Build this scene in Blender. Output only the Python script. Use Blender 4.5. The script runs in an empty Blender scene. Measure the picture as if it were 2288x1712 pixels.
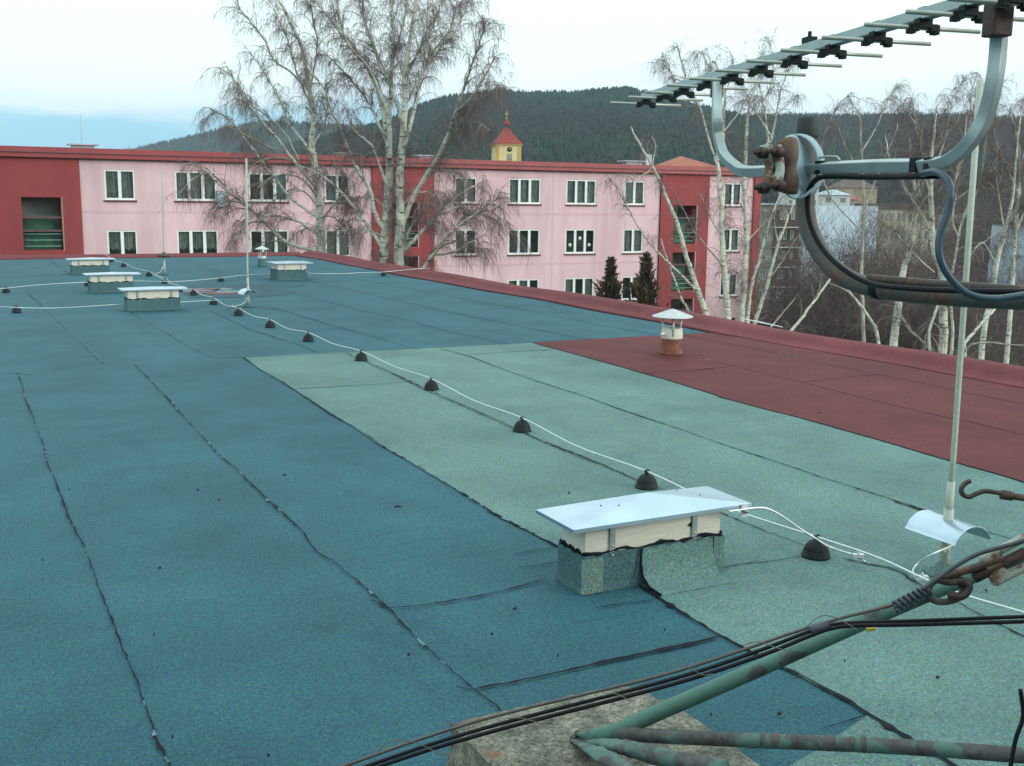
import bpy, math, random
import numpy as np
from mathutils import Vector
random.seed(7); rng = np.random.default_rng(7)
R = math.radians
scene = bpy.context.scene
COL = scene.collection

# ------------------------------------------------------------------ camera
EYE = 1.6
YAW, PITCH, ROLL, FPX = 0.48098, 0.17010, 0.012587, 2409.84
_cy, _sy, _cp, _sp = math.cos(YAW), math.sin(YAW), math.cos(PITCH), math.sin(PITCH)
FW = np.array([_sy*_cp, _cy*_cp, -_sp]); _r = np.array([_cy, -_sy, 0.]); _u = np.cross(_r, FW)
RT = _r*math.cos(ROLL) + _u*math.sin(ROLL); UP = -_r*math.sin(ROLL) + _u*math.cos(ROLL)
CAM = np.array([0., 0., EYE])
cam_d = bpy.data.cameras.new('camera'); cam = bpy.data.objects.new('camera', cam_d); COL.objects.link(cam)
cam_d.sensor_fit = 'HORIZONTAL'; cam_d.sensor_width = 36.0; cam_d.lens = 36.0*FPX/2288.0
cam_d.clip_start = 0.05; cam_d.clip_end = 12000
from mathutils import Matrix
cam.matrix_world = Matrix(((RT[0], UP[0], -FW[0], 0), (RT[1], UP[1], -FW[1], 0), (RT[2], UP[2], -FW[2], EYE), (0, 0, 0, 1)))
scene.camera = cam
def ray(x, y): return FW + RT*(x-1144)/FPX - UP*(y-856)/FPX
def G(x, y, z=0.0): d = ray(x, y); return CAM + d*(z-EYE)/d[2]        # point of the view line at height z
def PY(x, y, Y): d = ray(x, y); return CAM + d*Y/d[1]                  # at world Y
def PX(x, y, X): d = ray(x, y); return CAM + d*X/d[0]                  # at world X
def PD(x, y, D): return CAM + ray(x, y)*D                              # at distance D along the view

# ------------------------------------------------------------------ world, sun, exposure
SUN_EL, SUN_AZ = R(17), R(142)      # azimuth clockwise from +Y: the low veiled sun stands behind the camera to the right
world = bpy.data.worlds.new("World"); scene.world = world; world.use_nodes = True
nt = world.node_tree; nt.nodes.clear()
def N(t, **k):
    n = nt.nodes.new(t)
    for a, b in k.items(): setattr(n, a, b)
    return n
sky = N('ShaderNodeTexSky', sky_type='NISHITA'); sky.sun_disc = False
sky.sun_elevation = SUN_EL; sky.sun_rotation = SUN_AZ; sky.air_density = 1.2; sky.dust_density = 2.0
tc = N('ShaderNodeTexCoord'); sep = N('ShaderNodeSeparateXYZ'); nt.links.new(tc.outputs['Generated'], sep.inputs[0])
mp = N('ShaderNodeMapping'); mp.inputs['Scale'].default_value = (1.0, 1.0, 5.0); nt.links.new(tc.outputs['Generated'], mp.inputs[0])
no = N('ShaderNodeTexNoise'); no.inputs['Scale'].default_value = 4.5; no.inputs['Detail'].default_value = 7; no.inputs['Roughness'].default_value = .5
nt.links.new(mp.outputs[0], no.inputs[0])
ad = N('ShaderNodeMath', operation='MULTIPLY_ADD'); ad.inputs[1].default_value = 0.12; nt.links.new(no.outputs[0], ad.inputs[0]); nt.links.new(sep.outputs[2], ad.inputs[2])
ramp = N('ShaderNodeValToRGB'); nt.links.new(ad.outputs[0], ramp.inputs[0])
cr = ramp.color_ramp; cr.elements[0].position = 0.085; cr.elements[0].color = (.30, .60, .78, 1)
cr.elements[1].position = 0.175; cr.elements[1].color = (.92, 1.08, 1.07, 1)
e = cr.elements.new(0.122); e.color = (.33, .64, .82, 1)
e = cr.elements.new(0.142); e.color = (.78, .90, .95, 1)
sc_ = N('ShaderNodeVectorMath', operation='SCALE'); sc_.inputs['Scale'].default_value = 13.2; nt.links.new(ramp.outputs[0], sc_.inputs[0])
# the cloud deck is brighter overhead
up_ = N('ShaderNodeMapRange'); up_.inputs['From Min'].default_value = 0.22; up_.inputs['From Max'].default_value = 0.7
up_.inputs['To Min'].default_value = 1.0; up_.inputs['To Max'].default_value = 1.35; nt.links.new(sep.outputs[2], up_.inputs[0])
sc2 = N('ShaderNodeVectorMath', operation='SCALE'); nt.links.new(sc_.outputs[0], sc2.inputs[0]); nt.links.new(up_.outputs[0], sc2.inputs['Scale'])
mx = N('ShaderNodeMix', data_type='RGBA'); mx.inputs[0].default_value = 0.92
nt.links.new(sky.outputs[0], mx.inputs[6]); nt.links.new(sc2.outputs[0], mx.inputs[7])
bg = N('ShaderNodeBackground'); bg.inputs[1].default_value = 0.1; nt.links.new(mx.outputs[2], bg.inputs[0])
ow = N('ShaderNodeOutputWorld'); nt.links.new(bg.outputs[0], ow.inputs[0])
sl = bpy.data.lights.new('sun', 'SUN'); sl.energy = 1.9; sl.angle = R(28); sl.color = (1.0, .93, .86)
so = bpy.data.objects.new('sun', sl); COL.objects.link(so)
sd = Vector((math.sin(SUN_AZ)*math.cos(SUN_EL), math.cos(SUN_AZ)*math.cos(SUN_EL), math.sin(SUN_EL)))
so.rotation_euler = sd.to_track_quat('Z', 'Y').to_euler()
vs = scene.view_settings; vs.view_transform = 'Standard'; vs.look = 'None'; vs.gamma = 1; vs.exposure = 0.0; vs.use_curve_mapping = False

# ------------------------------------------------------------------ materials
class NT:
    def __init__(s, name):
        m = bpy.data.materials.new(name); m.use_nodes = True; s.m = m; s.t = m.node_tree; s.t.nodes.clear()
        s.o = s.t.nodes.new('ShaderNodeOutputMaterial'); s.p = s.t.nodes.new('ShaderNodeBsdfPrincipled')
        s.t.links.new(s.p.outputs[0], s.o.inputs[0])
        s.tc = s.t.nodes.new('ShaderNodeTexCoord')
    def new(s, t, **k):
        n = s.t.nodes.new(t)
        for a, b in k.items(): setattr(n, a, b)
        return n
    def link(s, a, b): s.t.links.new(a, b)
    def noise(s, scale, detail=3, rough=.5, stretch=None, coord='Object'):
        n = s.new('ShaderNodeTexNoise'); n.inputs['Scale'].default_value = scale; n.inputs['Detail'].default_value = detail; n.inputs['Roughness'].default_value = rough
        v = s.tc.outputs[coord]
        if stretch:
            m = s.new('ShaderNodeMapping'); m.inputs['Scale'].default_value = stretch; s.link(v, m.inputs[0]); v = m.outputs[0]
        s.link(v, n.inputs[0]); return n.outputs[0]
    def ramp(s, val, stops):
        r = s.new('ShaderNodeValToRGB'); s.link(val, r.inputs[0]); c = r.color_ramp
        c.elements[0].position, c.elements[0].color = stops[0][0], (*stops[0][1], 1)
        c.elements[1].position, c.elements[1].color = stops[-1][0], (*stops[-1][1], 1)
        for p_, q in stops[1:-1]:
            e = c.elements.new(p_); e.color = (*q, 1)
        return r.outputs[0]
    def mix(s, fac, a, b, blend='MIX'):
        m = s.new('ShaderNodeMix', data_type='RGBA', blend_type=blend)
        for v, i in ((fac, 0), (a, 6), (b, 7)):
            if isinstance(v, (int, float)): m.inputs[i].default_value = v
            elif isinstance(v, tuple): m.inputs[i].default_value = (*v, 1)
            else: s.link(v, m.inputs[i])
        return m.outputs[2]
    def bump(s, val, strength=.3, dist=.01):
        b = s.new('ShaderNodeBump'); b.inputs['Strength'].default_value = strength; b.inputs['Distance'].default_value = dist
        s.link(val, b.inputs['Height']); s.link(b.outputs[0], s.p.inputs['Normal'])
    def col(s, c): 
        if isinstance(c, tuple): s.p.inputs['Base Color'].default_value = (*c, 1)
        else: s.link(c, s.p.inputs['Base Color'])
def mul(c, k): return tuple(min(1, x*k) for x in c)
def simple(name, c, rough=.6, metal=0., var=.25, scale=20, bump=0., coord='Object', detail=4):
    s = NT(name); s.p.inputs['Specular IOR Level'].default_value = .14 if max(c) < .03 else .4; n = s.noise(scale, detail, .6, coord=coord)
    s.col(s.ramp(n, [(.3, mul(c, 1-var)), (.5, c), (.72, mul(c, 1+var))]))
    s.p.inputs['Roughness'].default_value = rough; s.p.inputs['Metallic'].default_value = metal
    if bump: s.bump(n, bump, .005)
    return s.m
def felt(name, c, big=.16, warm=None):
    """mineral roofing felt: slate granules, rolled bands, faint stains"""
    s = NT(name)
    g = s.noise(260, 2, .7); g2 = s.noise(75, 3, .75); m = s.noise(1.3, 5, .6); st = s.noise(.5, 4, .65, (1.0, .35, 1))
    base = s.ramp(m, [(.3, mul(c, 1-big)), (.5, c), (.7, mul(c, 1+big))])
    base = s.mix(.8, base, s.ramp(g, [(.30, (.15, .2, .25)), (.44, (.85, .9, .9)), (.56, (1.0, 1.0, 1.0)), (.70, (2.3, 2.2, 2.1))]), 'MULTIPLY')
    base = s.mix(.65, base, s.ramp(g2, [(.32, (.5, .55, .6)), (.5, (1, 1, 1)), (.68, (1.5, 1.42, 1.38))]), 'MULTIPLY')
    base = s.mix(.7, base, s.ramp(st, [(.35, (.82, .84, .86)), (.5, (1, 1, 1)), (.65, (1.08, 1.08, 1.06))]), 'MULTIPLY')
    vor = s.new('ShaderNodeTexVoronoi'); vor.inputs['Scale'].default_value = 9; s.link(s.tc.outputs['Object'], vor.inputs[0])
    spots = s.ramp(vor.outputs['Distance'], [(0.0, (1, 1, 1)), (.030, (1, 1, 1)), (.042, (0, 0, 0))])
    cn = s.new('ShaderNodeTexNoise'); cn.inputs['Scale'].default_value = 105; cn.inputs['Detail'].default_value = 2; cn.inputs['Roughness'].default_value = .8; s.link(s.tc.outputs['Object'], cn.inputs[0])
    mr = s.new('ShaderNodeMapRange', data_type='FLOAT_VECTOR'); s.link(cn.outputs['Color'], mr.inputs['Vector'])
    for k_, v_ in (('From Min', (.28,)*3), ('From Max', (.72,)*3), ('To Min', (.45,)*3), ('To Max', (1.6,)*3)): [i_ for i_ in mr.inputs if i_.name == k_ and i_.type == 'VECTOR'][0].default_value = v_
    base = s.mix(.75, base, mr.outputs['Vector'], 'MULTIPLY')
    dm = s.noise(1.7, 6, .7, (1.0, .6, 1)); base = s.mix(1.0, base, s.ramp(dm, [(.30, (.80, .83, .86)), (.44, (1, 1, 1)), (.60, (1, 1, 1)), (.76, (1.10, 1.08, 1.06))]), 'MULTIPLY')
    rp = s.noise(3.2, 4, .55, (.25, 3.2, 1)); base = s.mix(.8, base, s.ramp(rp, [(.30, (.86, .88, .9)), (.40, (1, 1, 1)), (.62, (1, 1, 1)), (.72, (1.09, 1.08, 1.07))]), 'MULTIPLY')
    s.col(base); s.p.inputs['Roughness'].default_value = .75; s.p.inputs['Specular IOR Level'].default_value = .12
    s.bump(g2, .3, .004)
    return s.m
M = {}
M['blue_felt'] = felt('blue_felt', (.032, .096, .122))
M['green_felt'] = felt('green_felt', (.100, .176, .165))
M['pale_felt'] = felt('pale_felt', (.125, .200, .175), .1)
M['red_felt'] = felt('red_felt', (.100, .027, .029)); M['red_kerb'] = felt('red_kerb', (.135, .036, .042))
M['slate_felt'] = felt('slate_felt', (.060, .120, .130), .12)
M['dark_felt'] = felt('dark_felt', (.034, .078, .105), .1)
M['bitumen'] = simple('bitumen', (.006, .009, .016), .75, var=.5, scale=60)
M['bare_seam'] = simple('bare_seam', (.105, .16, .18), .8, var=.5, scale=40)
M['wood'] = None
s = NT('weathered_board'); n = s.noise(6, 6, .6, (1.5, 40, 60)); n2 = s.noise(9, 4, .6)
c = s.ramp(n, [(.3, (.40, .40, .36)), (.5, (.56, .55, .47)), (.7, (.64, .62, .53))])
c = s.mix(s.ramp(n2, [(.60, (0, 0, 0)), (.72, (.7, .7, .7))]), c, (.30, .24, .20)); s.col(c); s.p.inputs['Roughness'].default_value = .8; s.bump(n, .3, .003); M['wood'] = s.m
M['sheet'] = simple('galvanised_sheet', (.42, .53, .62), .33, .85, var=.10, scale=5)
M['sheet_dull'] = simple('dull_zinc', (.42, .46, .47), .5, .5, var=.2, scale=12)
M['strap'] = simple('steel_strap', (.30, .34, .34), .4, .6, var=.15, scale=30)
M['alu_wire'] = simple('aluminium_wire', (.56, .62, .62), .4, .5, var=.08, scale=40)
M['rubber'] = simple('black_rubber', (.014, .019, .021), .55, var=.3, scale=50)
M['cable'] = simple('black_cable', (.010, .011, .014), .45, var=.25, scale=80)
M['grey_cable'] = simple('grey_cable', (.045, .06, .075), .45, var=.2, scale=80)
M['blue_cable'] = simple('blue_black_cable', (.030, .060, .085), .3, var=.2, scale=80)
def rusty(name, paint, rust, amt, scale=14, rough=.65, metal=.0):
    s = NT(name); n = s.noise(scale, 6, .65); n2 = s.noise(scale*4, 4, .6); 
    r = s.ramp(n2, [(.3, mul(rust, .45)), (.5, rust), (.7, mul(rust, 1.6))])
    f = s.ramp(n, [(amt-.03, (0, 0, 0)), (amt+.03, (1, 1, 1))])
    p = s.ramp(n2, [(.3, mul(paint, .85)), (.7, mul(paint, 1.12))])
    s.col(s.mix(f, p, r)); s.p.inputs['Roughness'].default_value = rough; s.p.inputs['Metallic'].default_value = metal; s.bump(n, .3, .003)
    return s.m
M['rust_pipe'] = rusty('rust_pipe', (.20, .055, .022), (.10, .04, .028), .5)
M['rusty_clamp'] = rusty('rusty_clamp', (.34, .40, .36), (.11, .055, .035), .47, 22)
M['rust_dark'] = rusty('rust_dark', (.045, .035, .030), (.085, .045, .03), .55, 18)
M['rust_mast'] = rusty('rust_mast', (.075, .075, .070), (.10, .058, .040), .55, 12)
M['rust_bolt'] = rusty('rust_bolt', (.020, .016, .014), (.05, .025, .018), .5, 60)
M['clamp_paint'] = rusty('clamp_paint', (.26, .38, .43), (.12, .07, .05), .68, 20)
M['green_paint'] = rusty('green_paint', (.058, .150, .122), (.035, .045, .048), .60, 11)
M['green_worn'] = rusty('green_worn', (.070, .150, .130), (.055, .058, .058), .51, 13)
M['pole_paint'] = rusty('pole_paint', (.34, .40, .34), (.06, .035, .025), .74, 15)
M['pipe_collar'] = rusty('pipe_collar', (.52, .54, .44), (.25, .15, .08), .66, 14)
M['alu'] = simple('antenna_aluminium', (.30, .38, .38), .42, .45, var=.12, scale=16)
M['alu_rod'] = simple('antenna_rod', (.34, .37, .33), .4, .45, var=.12, scale=30)
M['plastic'] = simple('black_plastic', (.010, .017, .018), .55, var=.3, scale=40)
M['cap_grey'] = simple('mast_cap_grey', (.026, .038, .038), .6, var=.15, scale=40)
s = NT('lichened_concrete'); n = s.noise(14, 8, .75); n2 = s.noise(95, 5, .75); n3 = s.noise(7, 5, .6)
c = s.ramp(n, [(.30, (.055, .058, .046)), (.45, (.15, .155, .125)), (.56, (.26, .26, .21)), (.7, (.44, .43, .36))])
c = s.mix(.8, c, s.ramp(n2, [(.36, (.12, .12, .14)), (.5, (.9, .9, .9)), (.65, (1.5, 1.45, 1.3))]), 'MULTIPLY')
c = s.mix(s.ramp(n3, [(.62, (0, 0, 0)), (.68, (.8, .8, .8))]), c, (.24, .085, .035)); s.col(c); s.p.inputs['Roughness'].default_value = .95
s.bump(n2, .9, .012); M['concrete'] = s.m
def render_(name, c, streak=.10):
    s = NT(name); n = s.noise(.35, 5, .6); n2 = s.noise(1.1, 4, .6, (1, 1, .12)); n3 = s.noise(30, 2)
    b = s.ramp(n, [(.35, mul(c, .93)), (.65, mul(c, 1.05))])
    b = s.mix(.8, b, s.ramp(n2, [(.35, (1-streak, 1-streak*1.1, 1-streak)), (.6, (1.02, 1.02, 1.02))]), 'MULTIPLY')
    b = s.mix(.5, b, s.ramp(n3, [(.3, (.93, .93, .93)), (.7, (1.06, 1.06, 1.06))]), 'MULTIPLY')
    s.col(b); s.p.inputs['Roughness'].default_value = .9; return s.m
M['pink'] = render_('pink_render', (.71, .50, .53), .17); M['red'] = render_('red_render', (.30, .058, .060), .14)
M['cream'] = render_('cream_render', (.60, .46, .24)); M['tin_red'] = render_('red_tin', (.31, .055, .058), .2)
M['tin_red'].node_tree.nodes['Principled BSDF'].inputs['Roughness'].default_value = .5
M['pink_joint'] = render_('pink_joint', (.65, .43, .455))
M['white'] = simple('white_window_frame', (.74, .80, .78), .5, var=.04, scale=3)
M['brown_sill'] = simple('brown_sill', (.10, .045, .045), .6)
M['dark_room'] = simple('dark_room', (.19, .215, .205), .9, var=.4, scale=.8)
M['green_rail'] = simple('green_rail', (.13, .32, .22), .5, var=.1); M['green_panel'] = simple('green_panel', (.035, .11, .075), .6, var=.4, scale=3)
M['ledge'] = simple('concrete_ledge', (.13, .07, .075), .8); M['purple_frame'] = simple('glazing_bar', (.07, .07, .09), .6)
s = NT('window_glass'); s.p.inputs['Base Color'].default_value = (.02, .03, .03, 1); s.p.inputs['Roughness'].default_value = .06
tr = s.new('ShaderNodeBsdfTransparent'); tr.inputs[0].default_value = (.75, .8, .78, 1); ms = s.new('ShaderNodeMixShader'); ms.inputs[0].default_value = .40
s.link(tr.outputs[0], ms.inputs[1]); s.link(s.p.outputs[0], ms.inputs[2]); s.link(ms.outputs[0], s.o.inputs[0]); M['glass'] = s.m
s = NT('net_curtain'); n = s.noise(9, 3, .6, (1, 1, .10)); n2 = s.noise(5, 6, .7)
c = s.ramp(n, [(.3, (.20, .235, .225)), (.5, (.42, .47, .45)), (.7, (.64, .70, .67))]); s.col(s.mix(.6, c, s.ramp(n2, [(.35, (.5, .5, .5)), (.65, (1.4, 1.4, 1.4))]), 'MULTIPLY'))
s.p.inputs['Roughness'].default_value = .95; M['curtain'] = s.m
M['blind'] = simple('drawn_blind', (.42, .50, .46), .9, var=.05, scale=1)
M['blind_blue'] = simple('blue_white_blind', (.30, .40, .45), .9, var=.3, scale=5)
M['ac'] = simple('grey_box', (.30, .36, .40), .6)
def bark(name, white, dark):
    s = NT(name); n = s.noise(3.0, 5, .65, (1, 1, 3.2)); n2 = s.noise(7, 4, .6)
    c = s.ramp(n, [(.34, dark), (.42, mul(white, .75)), (.5, white), (.75, mul(white, 1.15))])
    s.col(s.mix(.5, c, s.ramp(n2, [(.3, (.75, .75, .7)), (.7, (1.15, 1.15, 1.15))]), 'MULTIPLY')); s.p.inputs['Roughness'].default_value = .85; return s.m
M['birch_bark'] = bark('birch_bark', (.50, .52, .44), (.03, .03, .03))
M['limb_bark'] = simple('limb_bark', (.34, .34, .28), .9, var=.4, scale=3)
M['twig'] = simple('birch_twig', (.125, .092, .096), .9, var=.35, scale=2)
M['branch'] = simple('grey_branch', (.23, .21, .18), .9, var=.35, scale=2)
M['thicket'] = simple('bare_thicket', (.100, .078, .076), .95, var=.6, scale=.3)
M['thuja'] = simple('thuja_green', (.060, .060, .034), .9, var=.6, scale=2.5)
M['thuja_brown'] = simple('thuja_brown', (.12, .075, .045), .9, var=.5, scale=2.5)
M['ground'] = None
s = NT('winter_ground'); n = s.noise(.03, 8, .65); n2 = s.noise(.4, 5, .6)
c = s.ramp(n, [(.35, (.045, .05, .032)), (.5, (.075, .062, .045)), (.62, (.09, .10, .06))])
s.col(s.mix(.6, c, s.ramp(n2, [(.3, (.6, .6, .6)), (.7, (1.4, 1.4, 1.4))]), 'MULTIPLY')); s.p.inputs['Roughness'].default_value = 1; M['ground'] = s.m
M['hill_soil'] = simple('forest_floor', (.030, .030, .024), 1, var=.4, scale=.02)
FOR = [simple('fir_deep', (.011, .028, .023), .95, var=.4, scale=.05), simple('fir_mid', (.015, .036, .026), .95, var=.4, scale=.05),
       simple('bare_brown', (.052, .042, .036), .95, var=.4, scale=.05), simple('bare_grey', (.043, .043, .036), .95, var=.4, scale=.05), simple('pine_green', (.022, .040, .024), .95, var=.4, scale=.05)]
M['tile'] = simple('red_tile', (.23, .040, .032), .8, var=.2, scale=2); M['slate_tile'] = simple('grey_tile', (.10, .10, .12), .7, var=.2, scale=2)
M['orange_tile'] = simple('orange_tile', (.27, .085, .052), .8, var=.3, scale=1.5)
M['yellow'] = render_('yellow_render', (.62, .52, .26)); M['yellow_trim'] = render_('ochre_trim', (.52, .33, .11))
M['gold'] = simple('gold_cross', (.62, .45, .10), .35, .6); M['clock'] = simple('clock_face', (.03, .035, .04), .5)
M['panel'] = render_('grey_panel_render', (.30, .31, .25), .3); M['panel_dark'] = render_('balcony_brown', (.085, .055, .050), .3)
M['gable'] = render_('pale_blue_gable', (.38, .48, .55), .10); M['cream_block'] = render_('cream_block', (.42, .40, .31), .3); M['tan'] = render_('tan_wall', (.34, .27, .19)); M['whitewall'] = render_('white_wall', (.50, .53, .52))
M['snow_roof'] = simple('pale_roof', (.36, .42, .46), .8, var=.2, scale=.5); M['dark_roof'] = simple('dark_roof', (.10, .075, .07), .8, var=.3, scale=.5)
M['brick'] = render_('side_brick', (.25, .20, .17)); M['leaf'] = simple('dead_leaf', (.030, .026, .028), .9, var=.5, scale=60)
M['burnt'] = simple('torn_felt_red', (.17, .055, .052), .8, var=.4, scale=12); M['ash'] = simple('scraped_white', (.13, .20, .22), .9, var=.4, scale=9)
M['yellow_plug'] = simple('yellow_plug', (.65, .50, .10), .5); M['tape'] = simple('black_tape', (.05, .055, .07), .5)
M['tie'] = simple('tie_wire', (.14, .15, .11), .5, .3)

# ------------------------------------------------------------------ mesh helpers
def tag(o, label=None, cat=None, group=None, kind=None):
    if label: o['label'] = label
    if cat: o['category'] = cat
    if group: o['group'] = group
    if kind: o['kind'] = kind
    return o
class MB:
    """collects faces with material indices; build() links ONE mesh object"""
    def __init__(s): s.v = []; s.f = []; s.mi = []; s.sm = []; s.n = 0
    def add(s, v, f, mi=0, smooth=False):
        v = np.asarray(v, float).reshape(-1, 3); s.v.append(v)
        for q in f: s.f.append([i+s.n for i in q]); s.mi.append(mi); s.sm.append(smooth)
        s.n += len(v); return s
    def box(s, x0, x1, y0, y1, z0, z1, mi=0):
        v = [(x0, y0, z0), (x1, y0, z0), (x1, y1, z0), (x0, y1, z0), (x0, y0, z1), (x1, y0, z1), (x1, y1, z1), (x0, y1, z1)]
        return s.add(v, [(0, 3, 2, 1), (4, 5, 6, 7), (0, 1, 5, 4), (1, 2, 6, 5), (2, 3, 7, 6), (3, 0, 4, 7)], mi)
    def obox(s, c, ax, ay, az, mi=0):   # oriented box: centre and three half-axis vectors
        c, ax, ay, az = map(np.asarray, (c, ax, ay, az))
        v = [c+sx*ax+sy*ay+sz*az for sz in (-1, 1) for sx, sy in ((-1, -1), (1, -1), (1, 1), (-1, 1))]
        return s.add(v, [(0, 3, 2, 1), (4, 5, 6, 7), (0, 1, 5, 4), (1, 2, 6, 5), (2, 3, 7, 6), (3, 0, 4, 7)], mi)
    def tube(s, pts, rad, sides=8, mi=0, caps=True, ref=(0.13, 0.21, 1), square=False):
        P = np.asarray(pts, float); n = len(P); rad = np.full(n, rad) if np.isscalar(rad) else np.asarray(rad, float)
        T = np.gradient(P, axis=0); T /= np.linalg.norm(T, axis=1)[:, None]+1e-12
        r = np.asarray(ref, float); a = np.cross(T[0], r)
        if np.linalg.norm(a) < 1e-3: a = np.cross(T[0], (1, 0, 0))
        a /= np.linalg.norm(a); vs_ = []
        off = math.pi/4 if square else 0
        for i in range(n):
            a = a - T[i]*np.dot(a, T[i]); a /= np.linalg.norm(a); b = np.cross(T[i], a)
            for k in range(sides):
                w = off+2*math.pi*k/sides; vs_.append(P[i]+rad[i]*(a*math.cos(w)+b*math.sin(w)))
        f = [(i*sides+k, i*sides+(k+1) % sides, (i+1)*sides+(k+1) % sides, (i+1)*sides+k) for i in range(n-1) for k in range(sides)]
        if caps: f += [tuple(range(sides))[::-1], tuple((n-1)*sides+k for k in range(sides))]
        return s.add(vs_, f, mi, not square)
    def lathe(s, c, prof, sides=24, mi=0, sx=1, sy=1):
        c = np.asarray(c); v = []; n = len(prof)
        for r, z in prof:
            for k in range(sides):
                w = 2*math.pi*k/sides; v.append(c+np.array([r*sx*math.cos(w), r*sy*math.sin(w), z]))
        f = [(i*sides+k, i*sides+(k+1) % sides, (i+1)*sides+(k+1) % sides, (i+1)*sides+k) for i in range(n-1) for k in range(sides)]
        f += [tuple(range(sides))[::-1], tuple((n-1)*sides+k for k in range(sides))]
        return s.add(v, f, mi, True)
    def build(s, name, mats, parent=None, bevel=0):
        me = bpy.data.meshes.new(name); v = np.concatenate(s.v)
        me.from_pydata(v.tolist(), [], s.f); mats = mats if isinstance(mats, (list, tuple)) else [mats]
        for m in mats: me.materials.append(m)
        me.polygons.foreach_set('material_index', s.mi); me.polygons.foreach_set('use_smooth', s.sm); me.update()
        o = bpy.data.objects.new(name, me); COL.objects.link(o)
        if parent is not None:
            o.parent = parent; o.matrix_parent_inverse = Matrix.Translation(-Vector(parent.location)) if False else Matrix()
            if parent.get('_base') is not None:
                b = parent['_base']; o.location = (-b[0], -b[1], -b[2])
        if bevel:
            md = o.modifiers.new('bevel', 'BEVEL'); md.width = bevel; md.segments = 2; md.limit_method = 'ANGLE'
        return o
def thing(name, loc, label, cat, group=None):
    """Empty at the thing's base; parts are modelled in world space and shifted back to it"""
    o = bpy.data.objects.new(name, None); COL.objects.link(o); o.location = loc; o.empty_display_size = .1
    o['_base'] = [float(x) for x in loc]
    return tag(o, label, cat, group)
def child(parent_mesh, mb, name, mats, bevel=0):
    """sub-part of a mesh part that already carries the base shift"""
    o = mb.build(name, mats, None, bevel); o.parent = parent_mesh; return o
def big_mesh(name, V, F, mi, mats, parent=None, smooth=True):
    """numpy meshes of quads (F: n x 4)"""
    me = bpy.data.meshes.new(name); me.vertices.add(len(V)); me.vertices.foreach_set('co', V.astype(np.float32).ravel())
    k = F.shape[1]; me.loops.add(F.size); me.loops.foreach_set('vertex_index', F.astype(np.int32).ravel())
    me.polygons.add(len(F)); me.polygons.foreach_set('loop_start', np.arange(0, F.size, k, dtype=np.int32)); me.polygons.foreach_set('loop_total', np.full(len(F), k, np.int32))
    for m in (mats if isinstance(mats, (list, tuple)) else [mats]): me.materials.append(m)
    me.polygons.foreach_set('material_index', np.broadcast_to(np.asarray(mi, np.int32), (len(F),)).copy()); me.polygons.foreach_set('use_smooth', np.full(len(F), smooth))
    me.update(calc_edges=True); o = bpy.data.objects.new(name, me); COL.objects.link(o)
    if parent is not None:
        o.parent = parent
        if parent.get('_base') is not None: b = parent['_base']; o.location = (-b[0], -b[1], -b[2])
    return o
def tubes(P, Rr, sides=3):
    """P: M x N x 3 polylines, Rr: M x N radii -> verts, quads"""
    Mn, Nn, _ = P.shape; T = np.gradient(P, axis=1); T /= np.linalg.norm(T, axis=2, keepdims=True)+1e-9
    ref = rng.normal(size=(Mn, 1, 3)); A = np.cross(T, ref); A /= np.linalg.norm(A, axis=2, keepdims=True)+1e-9; B = np.cross(T, A)
    w = 2*np.pi*np.arange(sides)/sides
    V = P[:, :, None, :] + Rr[:, :, None, None]*(A[:, :, None, :]*np.cos(w)[None, None, :, None]+B[:, :, None, :]*np.sin(w)[None, None, :, None])
    idx = np.arange(Mn*Nn*sides).reshape(Mn, Nn, sides); nx = np.roll(idx, -1, axis=2)
    F = np.stack([idx[:, :-1], nx[:, :-1], nx[:, 1:], idx[:, 1:]], axis=-1).reshape(-1, 4)
    return V.reshape(-1, 3), F
def spline(P, n):
    P = np.asarray(P, float); m = len(P)
    if m < 3: t = np.linspace(0, 1, n)[:, None]; return P[0]*(1-t)+P[-1]*t
    Q = np.vstack([2*P[0]-P[1], P, 2*P[-1]-P[-2]]); out = []
    for u in np.linspace(0, m-1-1e-9, n):
        i = int(u); t = u-i; p0, p1, p2, p3 = Q[i:i+4]
        out.append(.5*((2*p1)+(-p0+p2)*t+(2*p0-5*p1+4*p2-p3)*t*t+(-p0+3*p1-3*p2+p3)*t**3))
    return np.array(out)
Zs = lambda ox, oy, k: (lambda pts: [(ox+a*k, oy+b*k) for a, b in pts])   # readings taken off an enlarged region
zA = Zs(0, 560, .36249); zB = Zs(800, 560, .36249); zC = Zs(1488, 560, .36249); zD = Zs(0, 1112, .36249); zE = Zs(700, 1112, .36249); zF = Zs(1488, 1112, .36249)

# ================================================================== our roof
GZ = -9.0
roof = thing('flat_roof_building', (2, 12, 0), 'flat roofed block underfoot with blue, green and red roofing felt and a red roof edge', 'building')
def sheet(name, poly, z, mat, cut=.5, jag=.006):
    pts = []
    P = [np.array(p, float) for p in poly]
    for i in range(len(P)):
        a, b = P[i], P[(i+1) % len(P)]; L = np.linalg.norm(b-a); n = max(1, int(L/.12))
        for k in range(n):
            q = a+(b-a)*k/n
            if k: q = q+rng.normal(size=2)*jag
            pts.append((q[0], q[1], z))
    return MB().add(pts, [tuple(range(len(pts)))]).build(name, mat, roof)
MB().box(-7, 8.45, -3.5, 28.9, GZ, -.02).build('wall', M['brick'], roof)
m = MB(); m.box(-7, 5.4, -3.45, -1.2, -.01, 2.7); m.build('unseen_shade_block', M['brick'], roof)  # made-up block behind the camera, never in view, added to shade the near felt
MB().add([(-7, -3.5, 0), (8.45, -3.5, 0), (8.45, 28.6, 0), (-7, 28.6, 0)], [(0, 1, 2, 3)]).build('blue_roofing', M['blue_felt'], roof)
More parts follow.
